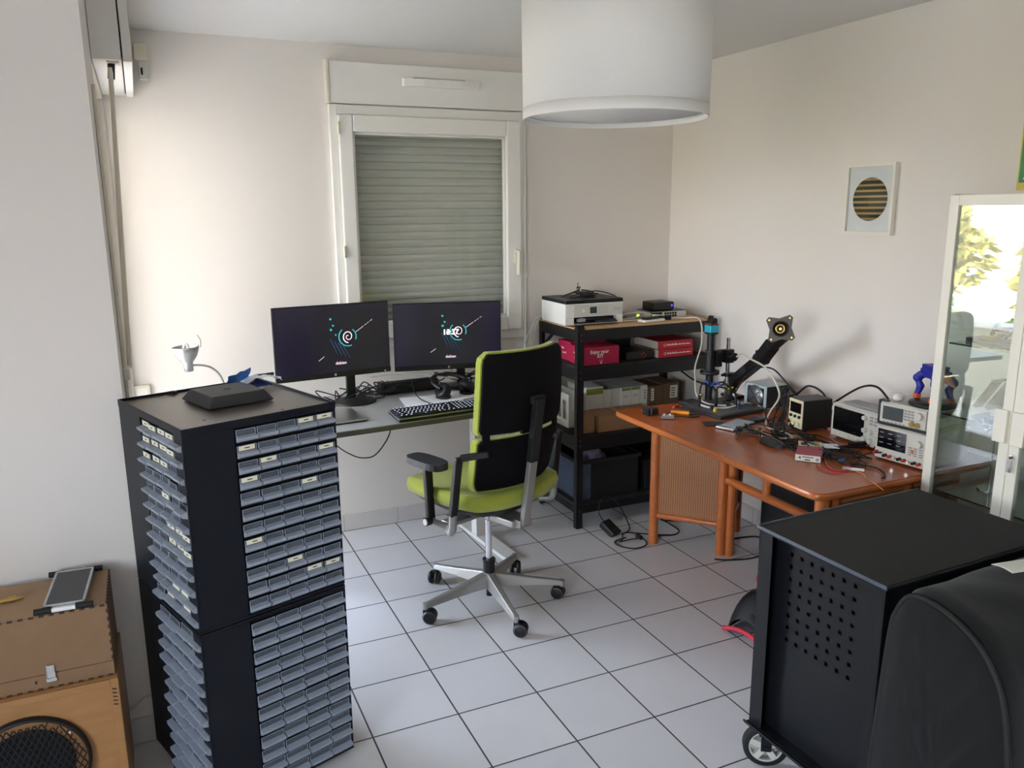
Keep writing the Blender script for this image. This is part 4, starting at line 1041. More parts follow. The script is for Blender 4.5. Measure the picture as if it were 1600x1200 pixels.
for i, (lb, m_, k_, h_) in enumerate(spec):
    carton(lb, xs[i] + .0015, xs[i + 1] - .0015, yf + .003 * (i % 3), yb_, Z3, h_, m_, name='product_carton', extra=front_mark(k_) if k_ else None, group='cartons in the shelf row')
def flaps(t, W, D, h_):
    ob('tape', g(M('parcel_tape', (172, 134, 92), .35)).box(-W * .15, -W * .05, -.0006, D, h_, h_ + .0008), t)
t = carton('low wide brown cardboard box lying before the carton row', 1.315, 1.70, -.515, -.345, Z3, .088, card_m, extra=flaps)
carton('upright strip of brown cardboard beside the rack post', 1.235, 1.30, -.50, -.43, Z3, .105, card_m)
t = thing('magazine_file', 'grey slotted metal magazine file at the open side of the rack', 'file', (1.215, -.36, Z3), 0)
q = g(lgrey_m).box(0, .004, 0, .24, .001, .045).box(0, .004, 0, .03, .045, .19).box(0, .004, .21, .24, .045, .2)
for k in range(3): q.box(0, .004, .07 + k * .05, .09 + k * .05, .045, .15)
q.box(0, .004, .03, .21, .15, .19).box(.004, .085, .236, .24, .001, .2).box(.085, .089, 0, .24, .001, .19).box(.004, .085, 0, .236, .001, .004).box(.004, .085, 0, .004, .001, .1)
ob('shell', q, t); text('lettering', 'Reco', .03, grey_m, t, frame((-.0008, .12, .025), (0, -1, 0), (0, 0, 1)))
t = thing('ring_binder', 'white binder standing behind the slotted magazine file', 'binder', (1.215, -.115, Z3))
ob('cover', g(boxw_m).box(0, .08, 0, .022, .001, .235), t, .002)
# bottom: crates
Z4 = .1365
t = thing('storage_crate', 'black storage crate with smoky clear side on the bottom rack board', 'crate', (1.40, -.30, Z4))
W2, D2, HC = .19, .2, .235
q = g(black2_m)
q.box(-W2 + .07, W2, -D2, -D2 + .004, .004, HC).box(W2 - .004, W2, -D2, D2, .004, HC).box(-W2, W2, D2 - .004, D2, .004, HC).box(-W2, W2, -D2, D2, .001, .004)
ob('crate_body', q, t)
q = g(frosted_m).box(-W2, -W2 + .004, -D2, D2 - .004, .004, HC - .02).box(-W2 + .004, -W2 + .07, -D2, -D2 + .004, .004, HC - .02); ob('clear_side', q, t)
q = g(black2_m).box(-W2 - .012, W2 + .012, -D2 - .012, -D2 + .004, HC - .02, HC).box(-W2 - .012, W2 + .012, D2 - .004, D2 + .012, HC - .02, HC).box(-W2 - .012, -W2 + .004, -D2, D2, HC - .02, HC).box(W2 - .004, W2 + .012, -D2, D2, HC - .02, HC)
ob('rim', q, t, .003)
rnd = random.Random(11)
def lump(cx, cy, z, sx, sy, sz, m, name, label, cat, seed):
    f = crumple(lambda u, v: (sx * (u - .5) * 2, sy * (v - .5) * 2, sz * math.sin(PI * u) * math.sin(PI * v)), 9, 9, min(sx, sz) * .16, seed)
    return tag(ob(name, g(m).grid(f, 9, 9, (0, 0, -.006), smooth=False), loc=(cx, cy, z)), label, cat)
lump(1.36, -.37, Z4 + .16, .10, .11, .11, M('bag_print', (150, 140, 170), .45, var=.5, scale=25), 'plastic_bag', 'crumpled printed plastic bag on top of the crate contents', 'bag', 21)
lump(1.46, -.30, Z4 + .10, .11, .12, .09, black2_m, 'black_bag', 'dark bundle filling the storage crate under the bag', 'bag', 22)
lump(1.29, -.33, Z4 + .04, .07, .12, .12, M('blue_white_bag', (110, 124, 160), .45, var=.5, scale=18), 'clear_bag', 'bluish bag seen through the clear crate side', 'bag', 23)
t = thing('storage_crate', 'plain black crate beside the smoky crate under the rack', 'crate', (1.82, -.30, Z4))
q = g(black2_m).box(-.18, .18, -.19, .19, .001, .16); ob('crate_body', q, t, .008); ob('rim', g(black2_m).box(-.19, .19, -.2, .2, .16, .18), t, .004)
# floor adapter and cables under rack/table
t = thing('power_brick', 'black power brick lying on the tiles before the rack', 'adapter', (1.305, -.672, 0), .35)
q = g(black_m); q.T = Matrix.Translation((0, 0, .03)) @ Matrix.Rotation(.5, 4, 'X'); q.box(-.035, .035, -.05, .05, -.018, .018); ob('body', q, t, .005)
ob('cord', g(wireb_m).tube(spline([(.01, .05, .05), (.02, .10, .10), (.07, .10, .17), (.12, .05, .13), (.15, -.0, .03), (.10, -.05, .006), (.02, -.06, .01)], 8), .0035, 6), t)
t = thing('plug_cable', 'black cable with plug coiled on the tiles near the power brick', 'cable', (1.33, -.78, 0), 0)
L_ = [(.02, .02, .004), (-.06, .0, .004), (-.07, -.06, .004), (-.02, -.12, .004), (.06, -.11, .005), (.09, -.04, .006), (.03, -.03, .012), (-.05, -.03, .012), (-.02, -.01, .012), (.03, .06, .012), (.09, .05, .006), (.16, .0, .004), (.26, -.06, .004)]
ob('cord', g(wireb_m).tube(spline(L_, 8), .0035, 6), t)
q = g(black_m).cyl((0, 0, 0), (.0, -.035, .0), .014, .011, n=14); q.mat(chrome_m).cyl((-.008, .0, 0), (-.008, .018, .004), .0025, n=8).cyl((.008, .0, 0), (.008, .018, .004), .0025, n=8)
ob('plug', q, t).location = (.06, -.03, .026)
for L_ in ([(1.50, -.80, .004), (1.60, -.84, .004), (1.66, -.80, .004), (1.66, -.72, .01), (1.63, -.68, .03), (1.66, -.66, .01), (1.78, -.70, .004), (1.88, -.68, .004)], [(1.70, -1.10, .004), (1.80, -1.02, .004), (1.98, -1.05, .004), (1.95, -1.18, .004), (1.80, -1.25, .004), (1.66, -1.22, .004), (1.60, -1.18, .004)]):
    cable('floor_cable', 'black cable winding on the tiles under the orange table', L_, .004, wireb_m, 'cables under the table')
cable('rack_cable', 'black cable slung along the wall behind the microscope', [(1.98, -.20, .82), (2.0, -.31, .767), (2.02, -.43, .727), (2.03, -.56, .73), (2.0, -.69, .772), (1.96, -.82, .77)], .005, wireb_m)
# ------------------------------------------------------------------ orange wicker table
TZ0 = .75
TR_ = math.radians(2.5)
def tw(lx, ly):   # table local -> world (origin at near front corner)
    c, s_ = math.cos(TR_), math.sin(TR_)
    return (1.118 + c * lx - s_ * ly, -2.262 + s_ * lx + c * ly)
t = thing('wicker_table', 'orange wooden table with woven wicker side panels along the wall', 'table', (1.118, -2.262, 0), TR_)
inv = Matrix.Rotation(-TR_, 3, 'Z')
def L2(x, y, z=0): return inv @ Vector((x - 1.118, y + 2.262, z))
def rquad(P, r, n=8):
    out = []
    for i in range(4):
        a, b, c = Vector(P[i - 1]), Vector(P[i]), Vector(P[(i + 1) % 4])
        p = b + (a - b).normalized() * r; q_ = b + (c - b).normalized() * r
        for k in range(n + 1):
            t_ = k / n; v = p * (1 - t_) ** 2 + b * 2 * t_ * (1 - t_) + q_ * t_ ** 2; out.append((v.x, v.y))
    return out
outl = rquad([L2(*p)[:2] for p in ((1.176, -2.230), (2.086, -2.222), (2.086, -.93), (1.176, -.888))], .055)
def offs(o_):
    m = len(outl); res = []
    for i in range(m):
        a, b = outl[i - 1], outl[(i + 1) % m]; d = Vector((b[0] - a[0], b[1] - a[1]))
        d = d.normalized() if d.length > 1e-9 else Vector((1, 0)); res.append((outl[i][0] + d.y * o_, outl[i][1] - d.x * o_))
    return res
q = g(orangetop_m); q.prism(outl, TZ0 - .004, TZ0); ob('tabletop', q, t)
q = g(orangew_m); vs = []
prof = [(-.004, TZ0 + .0002), (.001, TZ0 - .004), (.004, TZ0 - .012), (.003, TZ0 - .022), (-.003, TZ0 - .029), (-.03, TZ0 - .031)]
for o_, z in prof: vs += [(x, y, z) for x, y in offs(o_)]
m_ = len(outl); q.add(vs, [(i * m_ + k, i * m_ + (k + 1) % m_, i * m_ + m_ + (k + 1) % m_, i * m_ + m_ + k) for i in range(len(prof) - 1) for k in range(m_)], True)
q.prism(offs(-.03), TZ0 - .031, TZ0 - .0045); ob('edge_band', q, t)
def leg(x, y, r=.024, top=.7185): ob('leg', g(orangew_m).cyl(L2(x, y, .0), L2(x, y, top), r, n=18), t)
A, B_, Cc = (1.444, -.872), (1.668, -1.135), (1.943, -.925)
leg(*A); leg(*B_); leg(B_[0] + .032, B_[1] - .03, .022); leg(*Cc)
def panel(p, q_, z0=.17, z1=.69, inset=.02):
    p = L2(p[0], p[1]); e = L2(q_[0], q_[1]); d = (e - p).normalized(); a = p + d * inset; b = e - d * inset
    w_ = g(wick_m); w_.T = Matrix.Translation(a) @ Matrix.Rotation(math.atan2(d.y, d.x), 4, 'Z'); w_.box(0, (b - a).length, -.006, .006, 0, z1 - z0)
    me = w_.mesh('wicker_panel'); me.transform(Matrix.Translation((0, 0, z0))); link('wicker_panel', me, t)
    ob('rail', g(orangew_m).cyl(a + Vector((0, 0, z0 - .012)), b + Vector((0, 0, z0 - .012)), .017, n=14), t)
    ob('rail', g(orangew_m).cyl(a + Vector((0, 0, z1 + .0)), b + Vector((0, 0, z1 + .0)), .014, n=14), t)
panel(A, B_); panel((B_[0] + .02, B_[1]), Cc)
# long rail with posts and braces
rp0, rp1 = L2(1.672, -1.17, .40), L2(1.668, -2.17, .40)
ob('rail', g(orangew_m).cyl(rp0, rp1, .021, n=16), t)
for y, s_ in ((-1.437, -1), (-1.79, 1)):
    ob('post', g(orangew_m).cyl(L2(1.671, y, .41), L2(1.671, y, .716), .019, n=14), t)
    ob('brace', g(orangew_m).cyl(L2(1.671, y, .44), L2(1.671, y + s_ * .13, .70), .0085, n=10), t)
# end by the glass cabinet
leg(1.235, -2.19, .026); leg(1.283, -2.188, .026); leg(1.66, -2.172, .024); leg(1.93, -2.165, .024)
panel((1.29, -2.187), (1.655, -2.173)); panel((1.67, -2.172), (1.93, -2.165))

TT = TZ0 + .0006
# small things at the far end
t = thing('power_adapter', 'black plug-in adapter at the far table end by the rack', 'adapter', (1.285, -1.045, TT), .1)
ob('body', g(black_m).box(-.03, .035, -.022, .022, .002, .034), t, .005); ob('silver_band', g(chrome_m).box(-.012, -.008, -.0225, .0225, .004, .0345), t)
ob('pin', g(chrome_m).cyl((-.03, -.008, .02), (-.045, -.008, .022), .002, n=8), t); ob('pin', g(chrome_m).cyl((-.03, .008, .02), (-.045, .008, .022), .002, n=8), t)
t = thing('metal_clamp', 'small aluminium block beside the orange handled tool', 'block', (1.312, -1.15, TT), -.5)
ob('body', g(alu_m).box(-.03, .03, -.017, .017, .001, .02), t, .003); ob('screw', g(chrome_m).cyl((-.014, 0, .02), (-.014, 0, .026), .006, n=12), t); ob('screw', g(chrome_m).cyl((.014, 0, .02), (.014, 0, .026), .006, n=12), t)
t = thing('probe_tool', 'orange handled probe with black cord beside the aluminium block', 'tool', (1.40, -1.105, TT), -.62)
ob('handle', g(M('orange_handle', (236, 150, 30), .4)).cyl((-.03, .014, .009), (.055, .0, .009), .008, .009, n=12), t)
ob('grip', g(black_m).cyl((.055, .0, .009), (.085, -.006, .009), .0095, .006, n=12), t)
ob('cord', g(wireb_m).tube(spline([(.085, -.006, .009), (.10, -.03, .005), (.06, -.055, .004), (.0, -.045, .004), (-.04, -.035, .004)], 6), .003, 6), t)
q = g(redp_m).cyl((0, 0, .008), (.05, .012, .008), .007, n=10); q.mat(chrome_m).cyl((0, 0, .008), (-.03, -.01, .006), .003, .001, n=8)
tag(ob('red_clip', q, loc=(1.455, -1.0, TT), rz=.35), 'red probe clip lying before the microscope plate', 'clip')
# microscope on its plate
pc = [(1.495, -1.004), (1.517, -1.28), (1.80, -1.245), (1.79, -.955)]
cx, cy = 1.65, -1.12
t = thing('microscope', 'black inspection microscope with cyan camera on a flat black plate', 'microscope', (cx, cy, TT))
q = g(dark_m); q.prism([(x - cx, y - cy) for x, y in pc], .0, .016); ob('plate', q, t, .003)
q = g(M('pad_grey', (86, 84, 84), .8)); q.prism([((x - cx) * .9, (y - cy) * .9) for x, y in pc], .0162, .018); ob('pad', q, t)
PX, PY = 1.785 - cx, -.985 - cy
SX, SY = 1.682 - cx, -.975 - cy
ob('pole', g(chrome_m).cyl((PX, PY, .012), (PX, PY, .325), .0105, n=20), t)
ob('collar', g(black_m).cyl((PX, PY, .13), (PX, PY, .145), .02, n=20).cyl((PX - .02, PY, .138), (PX - .035, PY, .138), .007, n=10), t)
q = g(black_m); mid = ((PX + SX) / 2, (PY + SY) / 2)
q.box(PX - .024, PX + .022, PY - .02, PY + .02, .20, .268).box(SX + .01, PX - .02, SY - .012, SY + .012, .225, .268).box(SX + .02, SX + .055, SY - .026, SY + .014, .185, .262)
ob('focus_arm', q, t, .003)
ob('focus_knob', g(black_m).cyl((PX + .0, PY - .02, .235), (PX + .0, PY - .05, .235), .021, n=22), t, .002)
q = g(black_m).cyl((SX, SY, .165), (SX, SY, .2), .026).cyl((SX, SY, .2), (SX, SY, .262), .022).cyl((SX, SY, .262), (SX, SY, .27), .027).cyl((SX, SY, .27), (SX, SY, .345), .0165).cyl((SX, SY, .345), (SX, SY, .352), .02)
ob('tube', q, t)
q = g(black_m).lathe([(.024, .150), (.047, .150), (.049, .156), (.047, .168), (.024, .168), (.024, .150)], 36, (SX, SY, 0)); q.cyl((SX - .048, SY - .004, .165), (SX - .06, SY - .006, .172), .004, n=8); ob('ring_light', q, t)
ob('lower_column', g(black2_m).cyl((SX + .004, SY, .018), (SX + .004, SY, .150), .014, n=18), t)
ob('camera_body', g(cyan_m).box(SX - .025, SX + .025, SY - .025, SY + .025, .360, .396), t, .003)
ob('camera_base', g(black_m).box(SX - .0245, SX + .0245, SY - .0245, SY + .0245, .352, .360), t, .001)
ob('camera_top', g(redcap_m).box(SX - .025, SX + .025, SY - .025, SY + .025, .3962, .402), t, .001)
q = g(black_m).prism([(-.012, .402), (.026, .402), (.026, .424), (.016, .43), (.004, .418)], -.010, .010); q.v = [Vector((SX + v.x, SY + v.z, v.y)) for v in q.v]; ob('camera_plug', q, t, .002)
# helping hand clips
t = thing('helping_hands', 'black post holders with blue and yellow clips standing on the microscope plate', 'holder', (1.60, -1.13, TT + .0182))
hx = [(-.055, .05, .055), (.02, .02, .075), (.10, -.03, .06), (-.035, -.02, .02)]
for x, y, h_ in hx: ob('post', g(black_m).cyl((x, y, 0), (x, y, h_), .008, n=12), t)
for i, (p, e, m_) in enumerate((((-.055, .05, .055), (-.01, .03, .10), blue_m), ((.02, .02, .075), (.0, .05, .105), blue_m), ((.10, -.03, .06), (.05, .02, .10), blue_m), ((.02, .02, .07), (.07, .0, .085), yellow_m))):
    a = ob('flexible_arm', g(wireb_m).tube(spline([p, ((p[0] + e[0]) / 2 - .02, (p[1] + e[1]) / 2, max(p[2], e[2]) + .012), e], 6), .004, 8), t)
    d = (Vector(e) - Vector(p)).normalized(); ob('clip', g(m_).beam(e, Vector(e) + d * .03, .008, .007), a, .001)
q = g(gold_m).sph((-.05, .045, .06), .009, 10, 8); ob('brass_joint', q, t)
cable('test_wire', 'white wire curving over the microscope plate', [(1.545, -1.07, TT + .03), (1.57, -1.13, TT + .022), (1.64, -1.17, TT + .022), (1.72, -1.15, TT + .03), (1.75, -1.08, TT + .06)], .005, M('wire_white', (214, 210, 206), .5))
q = g(yellow_m).box(-.006, .006, -.006, .006, 0, .016); tag(ob('yellow_cap', q, loc=(1.545, -1.20, TT + .0182), bev=.001), 'tiny yellow cap standing on the microscope plate', 'cap')
rnd = random.Random(5)
for k in range(9):
    m_ = (dark_m, blue_m, grey_m, black_m)[k % 4]
    q = g(m_).cbox((0, 0, .006), (rnd.uniform(.012, .03), rnd.uniform(.008, .018), .010), rz=rnd.uniform(0, 3))
    tag(ob('small_part', q, loc=(1.68 + .09 * rnd.random(), -1.22 + .17 * rnd.random(), TT + .0184)), 'tiny %s electronic part scattered on the microscope plate' % ('dark grey', 'blue', 'light grey', 'black')[k % 4], 'part', 'parts on the microscope plate')
q = g(dark_m).box(-.06, .06, -.035, .035, .0005, .004); tag(ob('grey_pad', q, loc=(1.455, -1.33, TT), rz=-.45), 'flat dark grey pad lying before the microscope plate corner', 'pad')
q = g(dark_m).box(-.05, .05, -.04, .04, .0005, .012); tag(ob('dark_pouch', q, loc=(1.60, -.945, TT), rz=.2, bev=.003), 'dark flat case behind the plate corner near the rack', 'case')
# monitor arm
t = thing('monitor_mount', 'empty black monitor arm with steel plate reaching up before the wall', 'monitor arm', (1.862, -.93, TT))
ob('clamp_base', g(black_m).box(-.03, .045, -.05, .05, 0, .018), t, .004)
ob('pillar', g(black_m).cyl((0, 0, .018), (0, 0, .13), .022, n=20), t)
p0, p1, p2 = Vector((0, 0, .075)), Vector((-.05, -.265, .25)), Vector((-.112, -.475, .43))
q = g(black_m).beam(p0, p1, .05, .052).cyl(p0 - Vector((.03, 0, 0)), p0 + Vector((.03, 0, 0)), .03, n=18).cyl(p1 - Vector((.03, 0, 0)), p1 + Vector((.03, 0, 0)), .03, n=18); ob('lower_arm', q, t, .006)
d = (p1 - p0).normalized()
ob('cable_cover', g(dark_m).beam(p0 + d * .06 + Vector((-.026, 0, .004)), p0 + d * .2 + Vector((-.026, 0, .004)), .004, .035), t)
q = g(black_m).beam(p1, p1.lerp(p2, .5), .055, .06).beam(p1.lerp(p2, .45), p2 + Vector((.01, 0, -.02)), .048, .05).cyl(p1 - Vector((0, 0, .02)), p1 + Vector((0, 0, .04)), .03, n=18); ob('upper_arm', q, t, .006)
V = Matrix.Translation(p2 + Vector((-.03, -.005, .0))) @ Matrix.Rotation(math.radians(42), 4, 'Z') @ Matrix.Rotation(math.radians(6), 4, 'Y') @ Matrix.Rotation(math.radians(-9), 4, 'X')
q = g(black_m); q.T = V; q.cyl((.0, 0, 0), (.035, 0, -.012), .022, n=18); ob('tilt_head', q, t)
q = g(M('steel_plate', (66, 62, 56), .45, metal=.6)); q.T = V @ Matrix.Rotation(-PI / 2, 4, 'Y')
a_ = .068; star = []
for k in range(4):
    b0 = math.radians(45 + 90 * k)
    for off, r_ in ((-7, a_ * 1.08), (7, a_ * 1.08), (30, .052), (45, .047), (60, .052)): star.append((r_ * math.cos(b0 + math.radians(off)), r_ * math.sin(b0 + math.radians(off))))
q.prism(star, .0, .004); ob('mount_plate', q, t, .001, 'steel mounting plate with four ears')
q = g(black_m); q.T = V @ Matrix.Rotation(-PI / 2, 4, 'Y'); q.lathe([(0, .004), (.036, .004), (.036, .010), (.03, .012), (.03, .007), (0, .007)], 36); ob('plate_ring', q, t)
q = g(gold_m); q.T = V @ Matrix.Rotation(-PI / 2, 4, 'Y'); q.lathe([(.014, .007), (.022, .009), (.022, .012), (.014, .012), (.014, .007)], 28).cyl((0, 0, .006), (0, 0, .012), .006, n=12)
ob('centre_bolt', q, t)
for k in range(4):
    q = g(gold_m); q.T = V @ Matrix.Rotation(-PI / 2, 4, 'Y')
    b0 = math.radians(45 + 90 * k); q.cyl((.062 * math.cos(b0), .062 * math.sin(b0), .003), (.062 * math.cos(b0), .062 * math.sin(b0), .009), .004, n=10); ob('plate_bolt', q, t)
# computer power supply
t = thing('computer_power_supply', 'light grey power supply with cross fan grille by the wall', 'power supply', (1.84, -1.135, TT), .037)
FW = .1492 / 2; FH = .111
q = g(M('psu_paint', (176, 186, 190), .45)); q.box(.003, .14, -FW, FW, .0, .003).box(.003, .14, -FW, FW, FH - .003, FH)
q.box(0, .004, -FW, -FW + .018, 0, FH).box(0, .004, FW - .018, FW, 0, FH).box(0, .004, -FW + .018, FW - .018, 0, .012).box(0, .004, -FW + .018, FW - .018, FH - .012, FH); ob('front_plate', q, t, .001)
ob('casing', g(dark_m).box(.004, .139, -FW + .001, FW - .001, .003, FH - .003), t)
q = g(M('fan_disc', (150, 154, 156), .3, metal=.7)); q.lathe([(0, -.0005), (.052, -.0005), (.052, .003), (0, .003)], 40, (0, 0, FH / 2), 'X'); ob('fan_disc', q, t)
q = g(chrome_m)
for s_ in (-1, 1): q.beam((-.003, -.052, FH / 2 - s_ * .044), (-.003, .052, FH / 2 + s_ * .044), .003, .006, (1, 0, 0))
ob('cross_guard', q, t)
# bench power supply
t = thing('bench_power_supply', 'small black bench power supply with cream front panel', 'power supply', (1.708, -1.552, TT), -.11)
q = g(black_m).box(0, .148, -.05, .05, .008, .139); ob('casing', q, t, .004)
ob('front_panel', g(cream_m).box(-.004, 0, -.046, .046, .010, .137), t, .001); ob('display', g(screenoff_m).box(-.006, -.004, -.036, .036, .078, .124), t)
q = g(black_m)
for y in (-.028, 0, .028): q.cyl((-.010, y, .062), (-.004, y, .062), .007, n=14)
ob('push_button', q, t)
for y, z, m_ in ((-.026, .032, cream_m), (.002, .032, cream_m), (.028, .036, chrome_m), (.014, .02, black_m)): ob('knob', g(m_).cyl((-.016, y, z), (-.004, y, z), .009, n=16), t)
for x, y in ((.02, -.04), (.02, .04), (.13, -.04), (.13, .04)): ob('foot', g(rubber_m).cyl((x, y, 0), (x, y, .008), .007, n=10), t)
# oscilloscope
t = thing('oscilloscope', 'grey oscilloscope with large dark screen and rows of knobs', 'oscilloscope', (1.763, -1.852, TT), -.04)
HW, HH = .156, .151
ob('casing', g(oscw_m).box(.004, .125, -HW, HW, .008, HH), t, .006)
ob('front_panel', g(oscw_m).box(-.004, .004, -HW + .002, HW - .002, .010, HH - .004), t, .003)
ob('screen', g(screenoff_m).box(-.0055, -.004, HW - .18, HW - .014, .038, HH - .014), t)
ob('title_strip', g(grey_m).box(-.0052, -.004, HW - .06, HW - .016, HH - .0125, HH - .009), t)
q = g(lgrey_m)
for i in range(7): q.box(-.008, -.004, HW - .03 - i * .024, HW - .018 - i * .024, .02, .028)
ob('soft_key', q, t); q = g(grey_m)
for i in range(4):
    for j in range(3): q.box(-.007, -.004, -HW + .022 + i * .022, -HW + .036 + i * .022, .102 + j * .013, .109 + j * .013)
ob('button', q, t)
for i, (y, z, r_) in enumerate(((-.034, .075, .010), (-.064, .072, .010), (-.034, .040, .010), (-.064, .038, .010), (-.098, .05, .010), (-.098, .078, .010), (-.128, .05, .010), (-.03, .125, .009))):
    ob('knob', g(lgrey_m).cyl((-.018, y, z), (-.004, y, z), r_, r_ * 1.12, n=18), t)
for y in (-.03, -.064, -.098): ob('socket', g(chrome_m).cyl((-.014, y, .018), (-.004, y, .018), .006, n=12), t)
for x, y in ((.02, -.13), (.02, .13), (.11, -.13), (.11, .13)): ob('foot', g(rubber_m).cyl((x, y, 0), (x, y, .008), .008, n=10), t)
ob('handle', g(grey_m).box(.02, .10, -.08, .12, HH, HH + .008), t, .003)
# triple bench supply with multimeter on it
t = thing('laboratory_supply', 'grey laboratory supply with dark screen and binding posts under the multimeter', 'power supply', (1.70, -2.108, TT), .11)
HW, HH = .108, .136
ob('casing', g(oscw_m).box(.004, .26, -HW, HW, .006, HH), t, .004); ob('front_panel', g(oscw_m).box(-.004, .004, -HW + .001, HW - .001, .007, HH - .002), t, .002)
s_ = ob('screen', g(screenoff_m).box(-.0055, -.004, -HW + .088, HW - .010, .05, HH - .012), t)
q = g(M('screen_text', (150, 160, 170), .5, emit=.4))
for i in range(3):
    for j in range(3): q.box(-.006, -.0055, HW - .034 - i * .036, HW - .018 - i * .036, .07 + j * .02, .0715 + j * .02)
ob('readout', q, s_)
ob('knob', g(lgrey_m).cyl((-.02, -.074, .098), (-.004, -.074, .098), .013, .014, n=20), t)
q = g(grey_m)
for i in range(3):
    for j in range(4): q.box(-.0062, -.004, -.032 - i * .022 - .012, -.032 - i * .022, .048 + j * .009, .052 + j * .009)
ob('button', q, t)
q = g(orangep_m).box(-.007, -.004, -.052, -.044, .056, .07); ob('lit_key', q, t)
for i in range(8):
    ob('binding_post', g((black_m, redp_m, chrome_m)[i % 3]).cyl((-.022, HW - .05 - i * .02, .024), (-.004, HW - .05 - i * .02, .024), .006, n=12), t)
for x, y in ((.02, -.09), (.02, .09), (.24, -.09), (.24, .09)): ob('foot', g(rubber_m).cyl((x, y, 0), (x, y, .006), .008, n=10), t)
MZ = TT + .1368
t = thing('multimeter', 'grey bench multimeter with bumpers on top of the laboratory supply', 'multimeter', (1.712, -2.093, MZ), .15)
HW, HH = .096, .09
ob('casing', g(oscw_m).box(.004, .24, -HW, HW, .008, HH), t, .004); ob('front_panel', g(oscw_m).box(-.004, .004, -HW + .004, HW - .004, .012, HH - .004), t, .002)
ob('bumper', g(dark_m).box(.0, .03, HW - .002, HW + .008, .0, HH + .006).box(.0, .03, -HW - .008, -HW + .002, .0, HH + .006).box(.0, .03, -HW, HW, .0, .008).box(.0, .02, HW - .03, HW, HH, HH + .006), t, .003)
ob('screen', g(greylcd_m).box(-.0055, -.004, HW - .098, HW - .016, .024, HH - .014), t)
ob('knob', g(lgrey_m).cyl((-.018, -HW + .03, .062), (-.004, -HW + .03, .062), .014, .015, n=20), t)
q = g(grey_m)
for i in range(3):
    for j in range(4): q.box(-.0062, -.004, -.006 - i * .014 - .010, -.006 - i * .014, .036 + j * .011, .042 + j * .011)
for i in range(6): q.box(-.006, -.004, HW - .028 - i * .016, HW - .020 - i * .016, .014, .018)
ob('button', q, t)
for y in (-.04, -.062): ob('socket', g(gold_m).cyl((-.012, y, .026), (-.004, y, .026), .010, n=16), t)
q = g(white_m).sph((0, 0, .016), (.035, .022, .016), 16, 8); tag(ob('computer_mouse', q, loc=(1.755, -2.03, MZ + .0905), rz=.4), 'white rounded mouse lying on top of the multimeter', 'mouse')
# printed quadruped figure on a black disc
RBX, RBY, RBZ = 2.005, -2.03, MZ + .0905
t = thing('display_stand', 'round black stand under the blue robot figure', 'stand', (1.80, -2.145, MZ + .0905))
ob('disc', g(black_m).lathe([(0, .001), (.078, .001), (.084, .006), (.082, .014), (.06, .02), (0, .02)], 40), t)
t = thing('robot_figure', 'deep blue printed walking robot with orange feet on the round black stand', 'figure', (1.80, -2.145, MZ + .1115), -.35); t.scale = (.92, .92, .86)
q = g(navyblue_m)
for sx, sy in ((-1, 1), (1, 1), (-1, -1), (1, -1)):
    x, y = sx * .03, sy * .05
    q.tube(spline([(x * .8, y * .8, .115), (x * 1.2, y * 1.25, .088), (x, y, .055), (x * 1.25, y * 1.1, .02)], 4), [.016, .018, .019, .018, .016, .014, .013, .014, .015, .014, .013, .012, .012], 9)
    q.sph((x * 1.2, y * 1.25, .09), .02, 10, 7).sph((x, y, .055), .016, 10, 7)
q.box(-.034, .034, -.055, .055, .10, .135).box(-.024, .024, -.05, .062, .133, .152); ob('body', q, t, .004)
for sx, sy in ((-1, 1), (1, 1), (-1, -1), (1, -1)): ob('foot', g(orangep_m).box(sx * .0375 - .012, sx * .0375 + .012, sy * .055 - .012, sy * .055 + .012, 0, .022), t, .004)
ob('snout', g(M('salmon_print', (226, 140, 110), .5)).cyl((.0, -.06, .115), (.01, -.115, .085), .022, .004, n=14), t); ob('top_plate', g(black_m).box(-.02, .02, -.06, -.02, .153, .158), t, .001)

# clutter in the middle of the table
t = thing('tablet', 'silver phone sized tablet lying flat with a dark case beside', 'tablet', (1.525, -1.385, TT), .35)
ob('body', g(alu_m).box(-.11, .075, -.045, .045, .001, .011), t, .003); ob('screen', g(M('screen_wall_reflection', (176, 184, 194), .2)).box(-.10, .066, -.039, .039, .0112, .0118), t)  # wall's reflection on the screen is put into its lighter colour
ob('stylus', g(chrome_m).cyl((-.095, .02, .014), (-.088, -.02, .014), .006, n=12), t)
q = g(dark_m).box(-.04, .05, -.03, .03, .001, .012); tag(ob('dark_case', q, loc=(1.655, -1.355, TT), rz=.1, bev=.003), 'dark grey case lying behind the silver tablet', 'case')
t = thing('circuit_board', 'bare circuit board on standoffs before the computer mouse', 'circuit board', (1.46, -1.535, TT), -.5)
ob('board', g(M('board_dark', (74, 70, 50), .5)).box(-.05, .05, -.03, .03, .02, .0225), t)
for x, y in ((-.045, -.025), (.045, -.025), (-.045, .025), (.045, .025)): ob('standoff', g(black_m).cyl((x, y, 0), (x, y, .02), .003, n=8), t)
q = g(black_m).box(-.05, -.03, -.02, .02, .0227, .034).box(.0, .02, -.01, .015, .0227, .028); ob('connector', q, t); ob('metal_can', g(gold_m).box(.024, .04, -.02, .01, .0227, .03), t)
t = thing('computer_mouse', 'black computer mouse on the table beside the red lidded box', 'mouse', (1.452, -1.692, TT), -1.55)
f = lambda h_: (lambda u, v: (-.062 + .124 * u, (.034 - .006 * math.sin(PI * u)) * (2 * v - 1) * math.sqrt(max(0, 1 - (2 * u - 1) ** 4)), h_ * (math.sin(PI * v) ** .5) * (.35 + .65 * math.sin(PI * (.15 + .75 * u)))))
